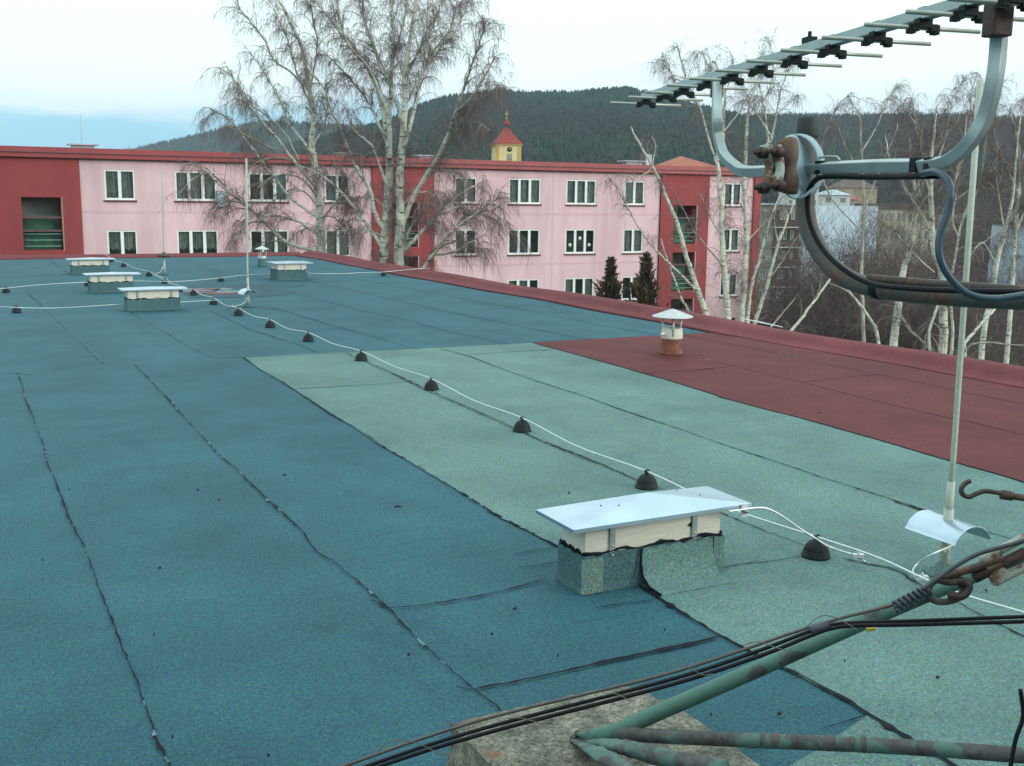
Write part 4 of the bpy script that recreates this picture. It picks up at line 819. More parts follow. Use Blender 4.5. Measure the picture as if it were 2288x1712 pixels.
# shallow joints and the old panel grid under the render
for a, b in segs:
    n = max(1, round((b-a)/6.6))
    for k in range(1, n+1 if False else n):
        x = a+(b-a)*k/n; MB().box(x-.06, x+.06, FY-.004, FY+.001, GZ, ZB-.02).build('panel_joint', M['pink_joint'], pk)
    for z0, z1 in rowz[:3]: MB().box(a+.02, b-.02, FY-.006, FY+.001, z0-.62, z0-.50).build('panel_joint', M['pink_joint'], pk)
sel = {(391, 0): 'ccc', (555, 0): 'ddb', (233, 0): 'cc', (725, 0): 'Bd', (1137, 0): 'ccc', (1265, 0): 'ccc', (1396, 0): 'bc', (233, 1): 'cc', (391, 1): 'ccc', (555, 1): 'dcc', (1265, 1): 'ddd', (1619, 1): 'cc', (1137, 1): 'ddd'}
for xa, xb, z0, z1, k, r_, px in wins:
    if r_ == 3: continue
    fr = .075; y0 = FY+.02; y1 = FY+.10; m = MB(); w = xb-xa
    m.box(xa, xb, y0, y1, z0, z0+fr+.02); m.box(xa, xb, y0, y1, z1-fr, z1); m.box(xa, xa+fr, y0, y1, z0+fr+.02, z1-fr); m.box(xb-fr, xb, y0, y1, z0+fr+.02, z1-fr)
    cs = [xa+fr]
    for j in range(1, k):
        xm = xa+w*j/k; m.box(xm-.075, xm+.075, y0-.002, y1, z0+fr+.02, z1-fr); cs += [xm-.075, xm+.075]
    cs.append(xb-fr); wn = m.build('window', M['white'], pk)
    m = MB(); m.box(xa-.06, xb+.06, FY-.07, FY+.02, z0-.085, z0-.012); child(wn, m, 'sill', M['brown_sill'])
    m = MB(); m.box(xa, xb, FY+.55, FY+.56, z0, z1); child(wn, m, 'room', M['dark_room'])
    modes = sel.get((int(px), r_), ''.join(random.choice('dccc') for _ in range(k)))
    for j in range(k):
        a, b = cs[2*j], cs[2*j+1]; m = MB(); m.add([(a, FY+.06, z0+fr+.02), (b, FY+.06, z0+fr+.02), (b, FY+.06, z1-fr), (a, FY+.06, z1-fr)], [(0, 1, 2, 3)]); child(wn, m, 'pane', M['glass'])
        md_ = modes[j] if j < len(modes) else 'd'
        if md_ == 'd': continue
        low = z0+fr+(.42 if (r_ == 1 and md_ == 'c' and px < 500) else .03); nn = 14; v = []
        for q in range(nn):
            x = a+(b-a)*q/(nn-1); yy = FY+.15+.02*math.sin(q*2.1)
            v += [(x, yy, low+.05*math.sin(q*.9)), (x, yy, z1-fr)]
        if md_ in 'bB': v = [(p_[0], FY+.075 if md_ == 'b' else FY+.12, p_[2]) for p_ in v]
        m = MB(); m.add(v, [(2*q, 2*q+2, 2*q+3, 2*q+1) for q in range(nn-1)]); child(wn, m, 'curtain' if md_ == 'c' else 'blind', M['curtain'] if md_ == 'c' else (M['blind'] if px > 1300 else M['blind_blue']))
    if px == 1265.7 and r_ == 1:
        for dx, dz in ((.17, .35), (.5, .62), (.82, .35)):
            c_ = (xa+w*dx, FY+.052, z0+(z1-z0)*dz); m = MB(); m.tube([(c_[0], FY+.055, c_[2]), (c_[0], FY+.045, c_[2])], .10, 16); m.tube([(c_[0], FY+.044, c_[2]), (c_[0], FY+.040, c_[2])], .05, 12, 1); child(wn, m, 'paper_ornament', [M['white'], M['cream']])
# roof edge: two steps of red tin, drip line
m = MB(); m.box(XL, XR+.30, FY-.30, FY+12.3, ZB, ZB+.20); m.build('roof_edge_lower', M['tin_red'], pk)
m = MB(); m.box(XL, XR+.34, FY-.36, FY+12.4, ZB+.20, ZB+.225); m.build('drip_edge', M['purple_frame'], pk)
m = MB(); m.box(XL, XR+.26, FY-.24, FY+12.3, ZB+.225, ZT); m.build('roof_edge_upper', M['tin_red'], pk)
m = MB(); m.box(XL, XR+.2, FY-.18, FY+.02, ZB-.05, ZB-.001); m.build('soffit_board', M['brown_sill'], pk)
ac = PY(490, 440, FY); m = MB(); m.box(ac[0]-.15, ac[0]+.35, FY-.30, FY-.02, 1.0, 1.75); tag(m.build('air_conditioner', M['ac']), 'grey air conditioner box beside the second upper window of the pink block', 'air conditioner')
for px_, py_, w_, h_, lb in [(185, 330, 1.3, .18, 'low grey roof vent on the pink block above its left red bay'), (772, 343, .9, .16, 'low pale roof vent on the pink block behind the left birch'), (950, 347, 1.1, .16, 'low pale roof vent on the pink block behind the twin birch trunks'), (1412, 364, 1.5, .22, 'grey roof hatch on the pink block beside the small chimney')]:
    g = PY(px_, py_, FY+4.5); t = thing('roof_vent_box', (g[0], FY+4.5, ZT), lb, 'roof vent', 'low vents on the roof of the pink block')
    MB().box(g[0]-w_*.4, g[0]+w_*.4, FY+4.2, FY+4.8, ZT-.001, ZT+h_+.12).build('curb', M['ac'], t); MB().box(g[0]-w_*.55, g[0]+w_*.55, FY+4.05, FY+4.95, ZT+h_+.12, ZT+h_+.19).build('lid', M['snow_roof'], t)
g = PY(1440, 350, FY+6); t = thing('chimney', (g[0], FY+6, ZT), 'short chimney half dark and half white on the pink block roof', 'chimney')
MB().box(g[0]-.45, g[0], FY+5.8, FY+6.4, ZT, ZT+1.0).build('dark_stack', M['purple_frame'], t); MB().box(g[0]+.003, g[0]+.45, FY+5.8, FY+6.4, ZT, ZT+.9).build('white_stack', M['whitewall'], t)
g = PY(183, 325, FY+5); tag(MB().tube([(g[0], FY+5, ZT), (g[0], FY+5, ZT+1.9)], .012, 5).build('thin_mast', M['ac']), 'hair thin mast standing on the left end of the pink block roof', 'mast')

# ================================================================== church tower, houses, panel block
def hip(m, x0, x1, y0, y1, z0, z1, rid=0.5, mi=0, over=.4):
    x0 -= over; x1 += over; y0 -= over; y1 += over; ym = (y0+y1)/2; r_ = min((y1-y0)/2*rid*2, (x1-x0)/2)
    m.add([(x0, y0, z0), (x1, y0, z0), (x1, y1, z0), (x0, y1, z0), (x0+r_, ym, z1), (x1-r_, ym, z1)], [(0, 1, 5, 4), (2, 3, 4, 5), (1, 2, 5), (3, 0, 4), (0, 3, 2, 1)], mi)
D = 250.0; cb = PD(1131, 357, D); cs_ = D/FPX
ch = thing('church_tower', (cb[0], cb[1], -12), 'yellow church tower with a curved red roof, small lantern and gold cross', 'church tower')
ux = np.array([math.cos(-.30), math.sin(-.30), 0]); uy = np.array([-ux[1], ux[0], 0]); W = 2.95
ztop = PD(1131, 323, D)[2]; c0_ = np.array([cb[0], cb[1], 0])
def sq(w, z): return [c0_+ux*a*w+uy*b*w+np.array([0, 0, z]) for a, b in ((-1, -1), (1, -1), (1, 1), (-1, 1))]
def stack(levels, m=None, mi=0):
    m = m or MB(); v = []
    for w, z in levels: v += sq(w, z)
    f = [(4*i+k, 4*i+(k+1) % 4, 4*i+4+(k+1) % 4, 4*i+4+k) for i in range(len(levels)-1) for k in range(4)]+[(3, 2, 1, 0), tuple(4*(len(levels)-1)+k for k in range(4))]
    return m.add(v, f, mi)
stack([(W, -12), (W, ztop-.1)]).build('wall', M['yellow'], ch); stack([(W+.25, ztop-.35), (W+.3, ztop)]).build('cornice', M['yellow_trim'], ch)
m = MB()
for sx2 in (-1, 1):
    for zz in (0,): m.obox(c0_+ux*sx2*(W-.35)-uy*(W+.06)+np.array([0, 0, ztop-6]), ux*.35, uy*.08, np.array([0, 0, 5.6]))
m.build('corner_pilasters', M['yellow_trim'], ch)
zz = lambda y: PD(1131, y, D)[2]
rf = stack([(W+.45, zz(323)), (W*.86, zz(315)), (W*.55, zz(304)), (W*.33, zz(295)), (.62, zz(288))]).build('roof', M['tile'], ch)
child(rf, stack([(.45, zz(288)), (.45, zz(280))]), 'lantern', M['purple_frame'])
m = MB(); m.lathe(tuple(c0_+[0, 0, zz(281)]), [(.72, 0), (.80, .15), (.62, .65), (.32, 1.1), (.14, 1.35), (.05, 1.7)], 12); child(rf, m, 'lantern_dome', M['tile'])
q = c0_+np.array([0, 0, zz(268)]); m = MB(); m.obox(q+[0, 0, 1.0], ux*.07, uy*.07, np.array([0, 0, 1.0])); m.obox(q+[0, 0, 1.25], ux*.52, uy*.06, np.array([0, 0, .10])); m.lathe(tuple(q), [(.01, -.1), (.2, .05), (.2, .2), (.01, .35)], 10); child(rf, m, 'cross', M['gold'])
q = c0_-uy*(W+.02)+ux*.25+np.array([0, 0, zz(335)]); m = MB(); m.tube([q+uy*.05, q-uy*.08], .58, 20); ck = m.build('clock', M['clock'], ch); m = MB(); m.obox(q-uy*.1+[0, 0, .15], ux*.04, uy*.01, np.array([0, 0, .28])); m.obox(q-uy*.1+ux*.1, ux*.18, uy*.01, np.array([0, 0, .04])); child(ck, m, 'hands', M['gold'])
q = c0_-uy*(W+.02)+ux*.25+np.array([0, 0, zz(352)]); MB().obox(q, ux*.55, uy*.06, np.array([0, 0, .75])).build('belfry_window', M['dark_room'], ch)

def house(name, px0, px1, ptop, peave, D, label, wm, rm, depth=9, base=-13, flat=False, nwin=3, rot=0, group='distant houses below the wooded hill'):
    a, b = PD(px0, peave, D), PD(px1, peave, D); w = np.linalg.norm(b-a)/2; c_ = (a+b)/2; ze = c_[2]; zt = PD((px0+px1)/2, ptop, D)[2]
    t = thing(name, (c_[0], c_[1], base), label, 'house', group); th = math.atan2(b[1]-a[1], b[0]-a[0])+rot
    t.rotation_euler.z = 0
    def rt(m):
        for i, v in enumerate(m.v):
            x, y = v[:, 0].copy(), v[:, 1].copy(); v[:, 0] = c_[0]+x*math.cos(th)-y*math.sin(th); v[:, 1] = c_[1]+x*math.sin(th)+y*math.cos(th)
        return m
    m = MB(); m.box(-w, w, 0, depth, base, ze); rt(m).build('wall', wm, t)
    m = MB()
    if flat: m.box(-w-.2, w+.2, -.2, depth+.2, ze, zt)
    else: hip(m, -w, w, 0, depth, ze, zt, .35)
    rt(m).build('roof', rm, t)
    for k in range(nwin):
        x = -w+2*w*(k+.5)/nwin; hw = min(.7, w/nwin*.45)
        for zc_ in (ze-1.3, ze-4.1, ze-6.9, ze-9.7) if nwin > 5 else (ze-1.3, ze-4.1):
            if zc_ > base+1:
                m = MB(); m.box(x-hw, x+hw, -.06, .02, zc_-.6, zc_+.6); rt(m).build('window', M['dark_room'], t)
    return t
house('red_roofed_house', 1478, 1600, 344, 374, 96, 'house with a bright orange hipped roof just behind the pink block', M['tan'], M['orange_tile'], 10, -9, nwin=2)
house('distant_house', 1868, 1960, 402, 420, 330, 'tan house with a pale roof edge behind the bracket tube', M['tan'], M['dark_roof'], 9, -14)
house('distant_house', 1836, 1900, 424, 436, 280, 'low house with a pale blue roof above the grey block', M['whitewall'], M['snow_roof'], 8, -14, nwin=2)
house('distant_house', 1872, 1918, 436, 446, 300, 'small tan house with an orange roof just right of the clamp', M['tan'], M['orange_tile'], 8, -14, nwin=2)
house('distant_house', 2228, 2300, 346, 351, 1000, 'white flat house row high on the slope at the right edge', M['whitewall'], M['snow_roof'], 12, 38, True, 5)
house('distant_house', 2204, 2222, 346, 351, 1000, 'tiny white house beside the pole at the right', M['whitewall'], M['snow_roof'], 12, 38, True, 1)
house('distant_house', 2203, 2226, 364, 371, 900, 'small pale blue roofed house lower beside the pole', M['whitewall'], M['snow_roof'], 10, 24, False, 1)
house('distant_house', 1965, 2080, 456, 468, 175, 'cream flat roofed block half hidden by birches in the middle right', M['cream_block'], M['dark_roof'], 12, -15, True, 9)
house('distant_house', 2100, 2180, 466, 478, 190, 'grey flat roofed block hidden behind the right birches', M['panel'], M['dark_roof'], 12, -15, True, 6)
house('distant_house', 2350, 2520, 498, 508, 95, 'pale blue wall of a block glimpsed at the right picture edge', M['gable'], M['dark_roof'], 12, -15, True, 0)
house('distant_house', 1760, 1830, 408, 414, 260, 'pale low building just above the clamp foot', M['whitewall'], M['dark_roof'], 8, -14, True, 4)

PBD = 150.0
pb = thing('panel_block', tuple(PD(1780, 660, PBD)), 'grey panel block with brown balconies and a pale blue windowless end wall', 'apartment block')
p0, p1, p2 = PD(1690, 458, PBD), PD(1797, 458, PBD), PD(1962, 460, PBD+14)
zb_ = -13.; ztp = p0[2]
def qwall(a, b, z0, z1): return [(a[0], a[1], z0), (b[0], b[1], z0), (b[0], b[1], z1), (a[0], a[1], z1)]
m = MB(); back = np.array([2., 14., 0]); qa, qb, qc, qd = p0, p1, p2, p0+(p2-p1)
m.add([(q[0], q[1], z) for z in (zb_, ztp) for q in (qa, qb, qd)], [(0, 1, 4, 3), (1, 2, 5, 4), (2, 0, 3, 5), (3, 4, 5)]); m.build('front_wall', M['panel'], pb)
m = MB(); nq = np.array([(p2-p1)[1], -(p2-p1)[0], 0]); nq /= np.linalg.norm(nq)
m.add(qwall(p1+nq*.05, p2+nq*.05, zb_, ztp)+[(q[0], q[1], z) for q, z in ((p1-nq*.5, zb_), (p2-nq*.5, zb_), (p2-nq*.5, ztp), (p1-nq*.5, ztp))], [(0, 1, 2, 3), (7, 6, 5, 4), (0, 4, 5, 1), (3, 2, 6, 7), (1, 5, 6, 2), (4, 0, 3, 7)]); m.build('end_wall', M['gable'], pb)
fd = (p1-p0)/np.linalg.norm(p1-p0); fn = np.array([fd[1], -fd[0], 0]); L01 = np.linalg.norm(p1-p0)
for fl in range(5):
    z1 = ztp-.45-2.75*fl
    for u0, u1 in ((.14, .27),):
        q = p0+fd*L01*(u0+u1)/2; q = np.array([q[0], q[1], z1-.95]); w_ = L01*(u1-u0)/2
        m = MB(); m.obox(q+fn*.03, fd*w_, fn*.05, np.array([0, 0, .70])); wn = m.build('window', M['whitewall'], pb); [child(wn, MB().obox(q+fn*.06+fd*w_*t_, fd*w_*.36, fn*.04, np.array([0, 0, .58])), 'pane', M['dark_room']) for t_ in (-.48, .48)]
    q = p0+fd*L01*.66; q = np.array([q[0], q[1], z1-.90]); w_ = L01*.27
    m = MB(); m.obox(q+fn*.03, fd*w_, fn*.05, np.array([0, 0, .72])); wn = m.build('window', M['panel_dark'], pb)
    [child(wn, MB().obox(q+fn*.07+fd*w_*t_, fd*w_*.13, fn*.04, np.array([0, 0, .62])), 'sash', M['whitewall']) for t_ in (-.45, -.12, .42)]; [child(wn, MB().obox(q+fn*.10+fd*w_*t_, fd*w_*.09, fn*.04, np.array([0, 0, .52])), 'pane', M['dark_room']) for t_ in (-.45, -.12, .42)]
    q2 = np.array([q[0], q[1], z1-2.05]); m = MB(); m.obox(q2+fn*.65, fd*w_*1.05, fn*.62, np.array([0, 0, .42])); bc = m.build('balcony', M['panel_dark'], pb)
    m = MB(); m.obox(q2+fn*.68-[0, 0, .50], fd*w_*1.12, fn*.68, np.array([0, 0, .07])); child(bc, m, 'floor_slab', M['whitewall'])
m = MB(); m.obox((p0+p1)/2+fn*.2+[0, 0, .12], fd*(L01/2+.2), fn*.3, np.array([0, 0, .12])); m.build('roof_edge', M['snow_roof'], pb)

# ================================================================== ground and hills
def gheight(x, y):
    d = math.hypot(x, y); s_ = min(1, max(0, (d-70)/120)); return GZ-5.0*s_*s_*(3-2*s_)
v = []; f = []; nr_, na_ = 40, 48; rad = [0]+list(np.geomspace(4, 7000, nr_))
for r_ in rad:
    for k in range(na_): w = 6.2832*k/na_; x, y = r_*math.cos(w), r_*math.sin(w); v.append((x, y, gheight(x, y)))
f = [(i*na_+k, i*na_+(k+1) % na_, (i+1)*na_+(k+1) % na_, (i+1)*na_+k) for i in range(nr_) for k in range(na_)]
tag(MB().add(v, f, 0, True).build('ground', M['ground']), kind='structure')

TRI = {}
def forest_trees(P, H, kinds):
    """one merged mesh of thousands of small trees: cones of ragged tiers or twiggy ovals"""
    Vs, Fs, Ms = [], [], []; n = len(P); off = 0
    for kd in range(5):
        I = np.where(kinds == kd)[0]
        if not len(I): continue
        p, h = P[I], H[I]; k = len(I)
        if kd in (0, 1, 4):      # conifer: two or three ragged skirts
            tiers = 3 if kd != 4 else 2
            for t in range(tiers):
                z0 = (.12+.26*t) if kd != 4 else (.35+.2*t); z1 = z0+.48 if t < tiers-1 else 1.0; wr = (.24-.06*t) if kd != 4 else (.28-.08*t); sd_n = 6
                a0 = rng.random((k, 1))*6.28; ang = a0+np.arange(sd_n)*2*np.pi/sd_n; rr = wr*h[:, None]*(.75+.5*rng.random((k, sd_n)))
                base_ = np.stack([p[:, None, 0]+rr*np.cos(ang), p[:, None, 1]+rr*np.sin(ang), p[:, None, 2]+h[:, None]*(z0+.06*rng.normal(size=(k, sd_n)))], -1)
                top = p+np.stack([h*.02*rng.normal(size=k), h*.02*rng.normal(size=k), h*z1], -1)
                V = np.concatenate([base_, top[:, None]], 1); id_ = np.arange(k)[:, None]*(sd_n+1)+off
                F_ = np.stack([np.stack([id_[:, 0]+q, id_[:, 0]+(q+1) % sd_n, id_[:, 0]+sd_n], -1) for q in range(sd_n)], 1).reshape(-1, 3)
                Vs.append(V.reshape(-1, 3)); Fs.append(F_); Ms.append(np.full(len(F_), kd)); off += k*(sd_n+1)
        else:                    # bare broadleaf: a spray of slivers filling an oval
            nn = 26; u = rng.normal(size=(k, nn, 3)); u /= np.linalg.norm(u, axis=2, keepdims=True); rr = rng.random((k, nn, 1))**.4
            c_ = p[:, None, :]+u*rr*h[:, None, None]*np.array([.30, .30, .42])+np.stack([0*h, 0*h, .56*h], -1)[:, None]
            d = u*.5+np.array([0, 0, .7])+.4*rng.normal(size=u.shape); d /= np.linalg.norm(d, axis=2, keepdims=True)
            s1 = np.cross(d, rng.normal(size=u.shape)); s1 /= np.linalg.norm(s1, axis=2, keepdims=True)+1e-9
            L = h[:, None, None]*.13; V = np.stack([c_-d*L+s1*L*.30, c_-d*L-s1*L*.30, c_+d*L], 2).reshape(-1, 3)
            F_ = np.arange(len(V)).reshape(-1, 3)+off; Vs.append(V); Fs.append(F_); Ms.append(np.full(len(F_), kd)); off += len(V)
    return np.concatenate(Vs), np.concatenate(Fs), np.concatenate(Ms)
def hill(name, sky_px, r0, r1, r2, z0, ntree, hmean, mixp, label, tall=1.0, step=6, fname='forest'):
    """terrain whose crest follows the skyline bearing by bearing, at its true range r1"""
    xs_ = np.arange(sky_px[0][0], sky_px[-1][0]+1, step); ys_ = np.interp(xs_, [a for a, b in sky_px], [b for a, b in sky_px])
    prof_ = np.array([0, .12, .25, .4, .55, .7, .85, 1.0]); v = []; rows = []
    az = []; crest = []
    for x, y in zip(xs_, ys_):
        d = ray(x, y); hz = math.hypot(d[0], d[1]); az.append((d[0]/hz, d[1]/hz)); crest.append(EYE+r1*d[2]/hz-hmean*.75)
    az = np.array(az); crest = np.array(crest); n = len(xs_)
    bumps = lambda i, t: 5*math.sin(i*.11+t*5)*t*(1-t)+6*math.sin(i*.045+t*9+2)*t*(1-t)
    for t in np.linspace(0, 1, 14):
        r_ = r0+(r1-r0)*t; sh = t**1.15
        for i in range(n): v.append((az[i, 0]*r_, az[i, 1]*r_, z0+(crest[i]-z0)*sh+(bumps(i, t)*hmean/9 if t < 1 else 0)))
    for t in (.3, .7, 1.0):
        r_ = r1+(r2-r1)*t
        for i in range(n): v.append((az[i, 0]*r_, az[i, 1]*r_, crest[i]+(z0-crest[i])*t*t))
    f = [(j*n+i, j*n+i+1, (j+1)*n+i+1, (j+1)*n+i) for j in range(16) for i in range(n-1)]
    tag(MB().add(v, f, 0, True).build(name, M['hill_soil']), kind='structure')
    V0 = np.array(v).reshape(17, n, 3); a = rng.random(ntree)*(n-1.001); t = 1-rng.random(ntree)**1.25*1.0; t = np.where(rng.random(ntree) < .14, 1.0, t); t = t*13
    i0 = a.astype(int); j0 = np.minimum(t.astype(int), 12); fa = (a-i0)[:, None]; fb = (t-j0)[:, None]
    P = (V0[j0, i0]*(1-fa)+V0[j0, i0+1]*fa)*(1-fb)+(V0[j0+1, i0]*(1-fa)+V0[j0+1, i0+1]*fa)*fb
    H = hmean*(.6+.85*rng.random(ntree)**1.5); P[:, 2] -= .05*H
    # stands: patches of spruce between bare broadleaf
    ph = 1.5*np.sin(P[:, 0]*.009+1)+np.sin(P[:, 1]*.011+P[:, 0]*.004)+.8*np.sin(P[:, 0]*.031+P[:, 1]*.023)+.5*rng.normal(size=ntree)
    ph += .9*np.sin(P[:, 0]*.022+2)*np.sin(P[:, 1]*.008); thr = np.quantile(ph, 1-mixp); con = ph > thr; kinds = np.where(con, rng.choice([0, 1, 1, 4], ntree), rng.choice([2, 3], ntree)); 
    V, F_, mi = forest_trees(P, H, kinds); o = big_mesh(fname, V, F_, mi, FOR, None, False)
    tag(o, label, 'forest', None, 'stuff')
hill('far_hill', [(230, 345), (300, 333), (350, 322), (400, 311), (450, 300), (500, 288), (540, 279), (580, 274), (640, 273), (700, 277), (760, 281), (860, 283), (980, 284)], 1500, 2500, 3000, -14, 9000, 11, .6, 'blue hazed wood on the long far hill at the left')
hill('main_hill', [(640, 330), (720, 312), (800, 295), (880, 268), (930, 245), (985, 224), (1040, 216), (1080, 211), (1130, 207), (1170, 214), (1220, 212), (1300, 212), (1340, 206), (1400, 203), (1450, 212), (1500, 224), (1550, 238), (1590, 248), (1640, 258), (1700, 275), (1800, 300), (1900, 330)], 420, 1250, 1700, -14, 26000, 10.5, .62, 'mixed spruce and bare broadleaf wood covering the main hill behind the church')
hill('right_hill', [(1500, 300), (1600, 268), (1680, 262), (1760, 260), (1860, 262), (1960, 260), (2060, 262), (2150, 262), (2230, 266), (2330, 270), (2480, 282)], 600, 1500, 2100, -14, 17000, 11, .35, 'brown grey bare wood along the level right hand ridge')

# ================================================================== trees
def birch(base_d, limbs, label, cat='birch tree', group='bare birches beyond the roof edge', dens=2.6, twl=1.0, spread=3.0, nt_=11, trunk_mat='birch_bark', seed=1, twig_r=.0034, min_t=.25, name='birch_tree', gbase=None, sec=1.0):
    rg = np.random.default_rng(seed); LP = []
    tr = MB()
    for li, lb in enumerate(limbs):
        path, ra, rb = lb[0], lb[1], lb[2]; dz = lb[3] if len(lb) > 3 else rg.uniform(-spread, spread)
        n = len(path); P = [PD(x, y, base_d+dz*(i/(n-1))**1.2) for i, (x, y) in enumerate(path)]
        ns = max(8, n*5); S = spline(P, ns)+rg.normal(size=(ns, 3))*.010; rads = np.linspace(1, 0, ns)**.8*(ra-rb)+rb
        if lb[-1] == 'ground':    # carry the trunk down to the soil
            d0 = S[0]-S[2]; d0 /= np.linalg.norm(d0); low = S[0]+d0*1.0; gnd = np.array([S[0][0]+d0[0]*2.5, S[0][1]+d0[1]*2.5, GZ-.2]); S = np.vstack([gnd, (gnd+low)/2*[1, 1, 1], S]); rads = np.concatenate([[ra*1.35, ra*1.15], rads])
        tr.tube(S, rads, 9 if ra > .06 else 6, 0 if ra > .045 else 1, False); LP.append((S, rads, lb))
    lo = min(S[0][2] for S, _, _ in LP); bp = LP[0][0][0]
    t = thing(name, (bp[0], bp[1], GZ), label, cat, group)
    tr.build('trunk', [M[trunk_mat], M['limb_bark']], t)
    SP, SR, TP, TR = [], [], [], []
    for S, rads, lb in LP:
        seg = np.linalg.norm(np.diff(S, axis=0), axis=1); cum = np.concatenate([[0], np.cumsum(seg)]); tot = cum[-1]
        if lb[-1] == 'ground': st = .36 if len(LP) > 6 else .45
        else: st = min_t
        k = int(tot*(1-st)*dens*sec*2.3); 
        for u in st+(1-st)*rg.random(k):
            s_ = u*tot; p = np.array([np.interp(s_, cum, S[:, q]) for q in range(3)]); j = min(len(S)-2, np.searchsorted(cum, s_)); tg = S[j]-S[j-1]; tg /= np.linalg.norm(tg)+1e-9
            rnd = rg.normal(size=3); rnd -= tg*(rnd@tg); rnd /= np.linalg.norm(rnd); d = tg*.9+rnd*.62+np.array([0, 0, .38]); d /= np.linalg.norm(d)
            L = rg.uniform(.4, 1.75)*(1.15-.45*u)*twl; pts = [p]
            for q in range(7):
                d = d+np.array([0, 0, -.05-.07*q])+rg.normal(size=3)*.13; d /= np.linalg.norm(d); pts.append(pts[-1]+d*L/7)
            pts = np.array(pts); SP.append(pts); r0 = min(.016, np.interp(s_, cum, rads)*.5); SR.append(np.linspace(r0, .0045, 8))
            for _ in range(rg.poisson(nt_*1.55)):
                w = rg.uniform(.1, 1)*7; a = int(min(6, w)); q0 = pts[a]+(pts[a+1]-pts[a])*(w-a); dd = (pts[a+1]-pts[a])/np.linalg.norm(pts[a+1]-pts[a])*.35+rg.normal(size=3)*.45; dd /= np.linalg.norm(dd); l2 = rg.uniform(.15, .85)*twl; tp_ = [q0]
                for q in range(4): dd = dd+np.array([0, 0, -.62])+rg.normal(size=3)*.16; dd /= np.linalg.norm(dd); tp_.append(tp_[-1]+dd*l2/4)
                TP.append(tp_); TR.append(np.linspace(twig_r, twig_r*.55, 5))
    V1, F1 = tubes(np.array(SP), np.array(SR)*1.0, 4); V2, F2 = tubes(np.array(TP), np.array(TR), 3)
    big_mesh('crown', np.concatenate([V1, V2]), np.concatenate([F1, F2+len(V1)]), np.concatenate([np.zeros(len(F1)), np.ones(len(F2))]), [M['branch'], M['twig']], t)
    return t
z6 = lambda *p: [(380+a*.3746, b*.3746) for a, b in p]
G_ = 'ground'
LOW_A = [([(885, 1240), (820, 1160), (740, 1130), (660, 1160), (600, 1230)], 1.5), ([(880, 1180), (800, 1080), (700, 1040), (600, 1060), (520, 1120)], -2), ([(900, 1400), (830, 1360), (760, 1390), (700, 1460)], 2), ([(895, 1300), (960, 1290), (1030, 1340), (1080, 1420)], -1),
  ([(870, 1080), (930, 1020), (1000, 1010), (1060, 1060)], 2), ([(560, 1320), (480, 1330), (420, 1390), (380, 1450)], -2.4), ([(460, 1230), (380, 1200), (300, 1220), (240, 1280)], -2.6), ([(330, 1130), (280, 1060), (200, 1040), (120, 1080), (60, 1150)], -2.8), ([(740, 960), (640, 940), (540, 960), (450, 1020)], -1), ([(690, 1440), (600, 1440), (540, 1480)], 1)]
LOW_B = [([(1290, 1250), (1210, 1180), (1130, 1180), (1060, 1240)], 2), ([(1285, 1420), (1200, 1380), (1120, 1400), (1060, 1470)], -2), ([(1375, 1250), (1450, 1160), (1540, 1150), (1620, 1200)], 2), ([(1370, 1420), (1460, 1340), (1560, 1330), (1640, 1380)], -2), ([(1620, 1270), (1700, 1240), (1780, 1260), (1850, 1330)], 2.6),
  ([(1600, 1480), (1700, 1440), (1800, 1450), (1890, 1510)], -1.6), ([(1700, 1370), (1760, 1290), (1850, 1280), (1930, 1340)], -1.2), ([(1700, 1180), (1760, 1080), (1850, 1040), (1940, 1080), (2000, 1160)], 2.2), ([(1830, 1270), (1900, 1260), (1990, 1320), (2040, 1400)], -1), ([(1640, 1640), (1700, 1540), (1790, 1500), (1880, 1560)], 1.5), ([(1520, 1060), (1600, 1020), (1690, 1030), (1760, 1090)], -2),
  ([(1500, 1380), (1600, 1360), (1680, 1400), (1740, 1470)], 2.4), ([(1660, 800), (1740, 740), (1830, 730), (1910, 780)], -3.4), ([(1050, 1180), (980, 1180), (920, 1240)], 1.8), ([(1160, 1320), (1080, 1310), (1010, 1370)], 1.4)]
birch(41, [
 (z6((905, 1560), (905, 1490), (890, 1250), (865, 1000), (845, 850), (855, 700), (825, 500), (790, 300), (700, 100), (620, -60)), .17, .03, .5, G_),
 (z6((890, 1510), (690, 1440), (560, 1320), (460, 1230), (330, 1130), (200, 1010), (100, 970)), .075, .018, -2.5),
 (z6((855, 920), (760, 800), (700, 720), (650, 600), (560, 430), (480, 320)), .06, .02, 1.5),
 (z6((880, 1130), (740, 960), (640, 830), (560, 740), (480, 640), (360, 450), (290, 440)), .065, .016, -2),
 (z6((885, 1300), (720, 1180), (520, 920), (450, 830), (380, 740), (270, 670), (190, 740)), .06, .014, 2),
 (z6((830, 540), (720, 430), (620, 360), (560, 240), (440, 80), (380, 40)), .045, .016, -1.5),
 (z6((835, 620), (780, 500), (740, 380), (700, 240), (640, 100), (580, -40)), .045, .016, 2.2),
 (z6((830, 560), (860, 400), (880, 250), (850, 100), (830, -60)), .04, .016, -1),
 (z6((850, 880), (900, 780), (940, 640), (930, 500)), .04, .014, 1.5),
 (z6((900, 1420), (780, 1330), (640, 1290), (500, 1290), (380, 1330)), .05, .012, -1.5),
 (z6((895, 1350), (960, 1240), (1040, 1150), (1100, 1090)), .045, .012, 1.5),
 (z6((770, 960), (690, 800), (560, 680), (450, 600), (390, 500)), .04, .012, 2.5),
 (z6((700, 900), (600, 880), (500, 830), (400, 780), (330, 740)), .035, .012, -2.8),
 *[(z6(*q), .038, .010, dz_) for q, dz_ in LOW_A],
], 'left white birch with a single trunk and drooping twigs in front of the pink block', seed=11, dens=3.6, nt_=12)
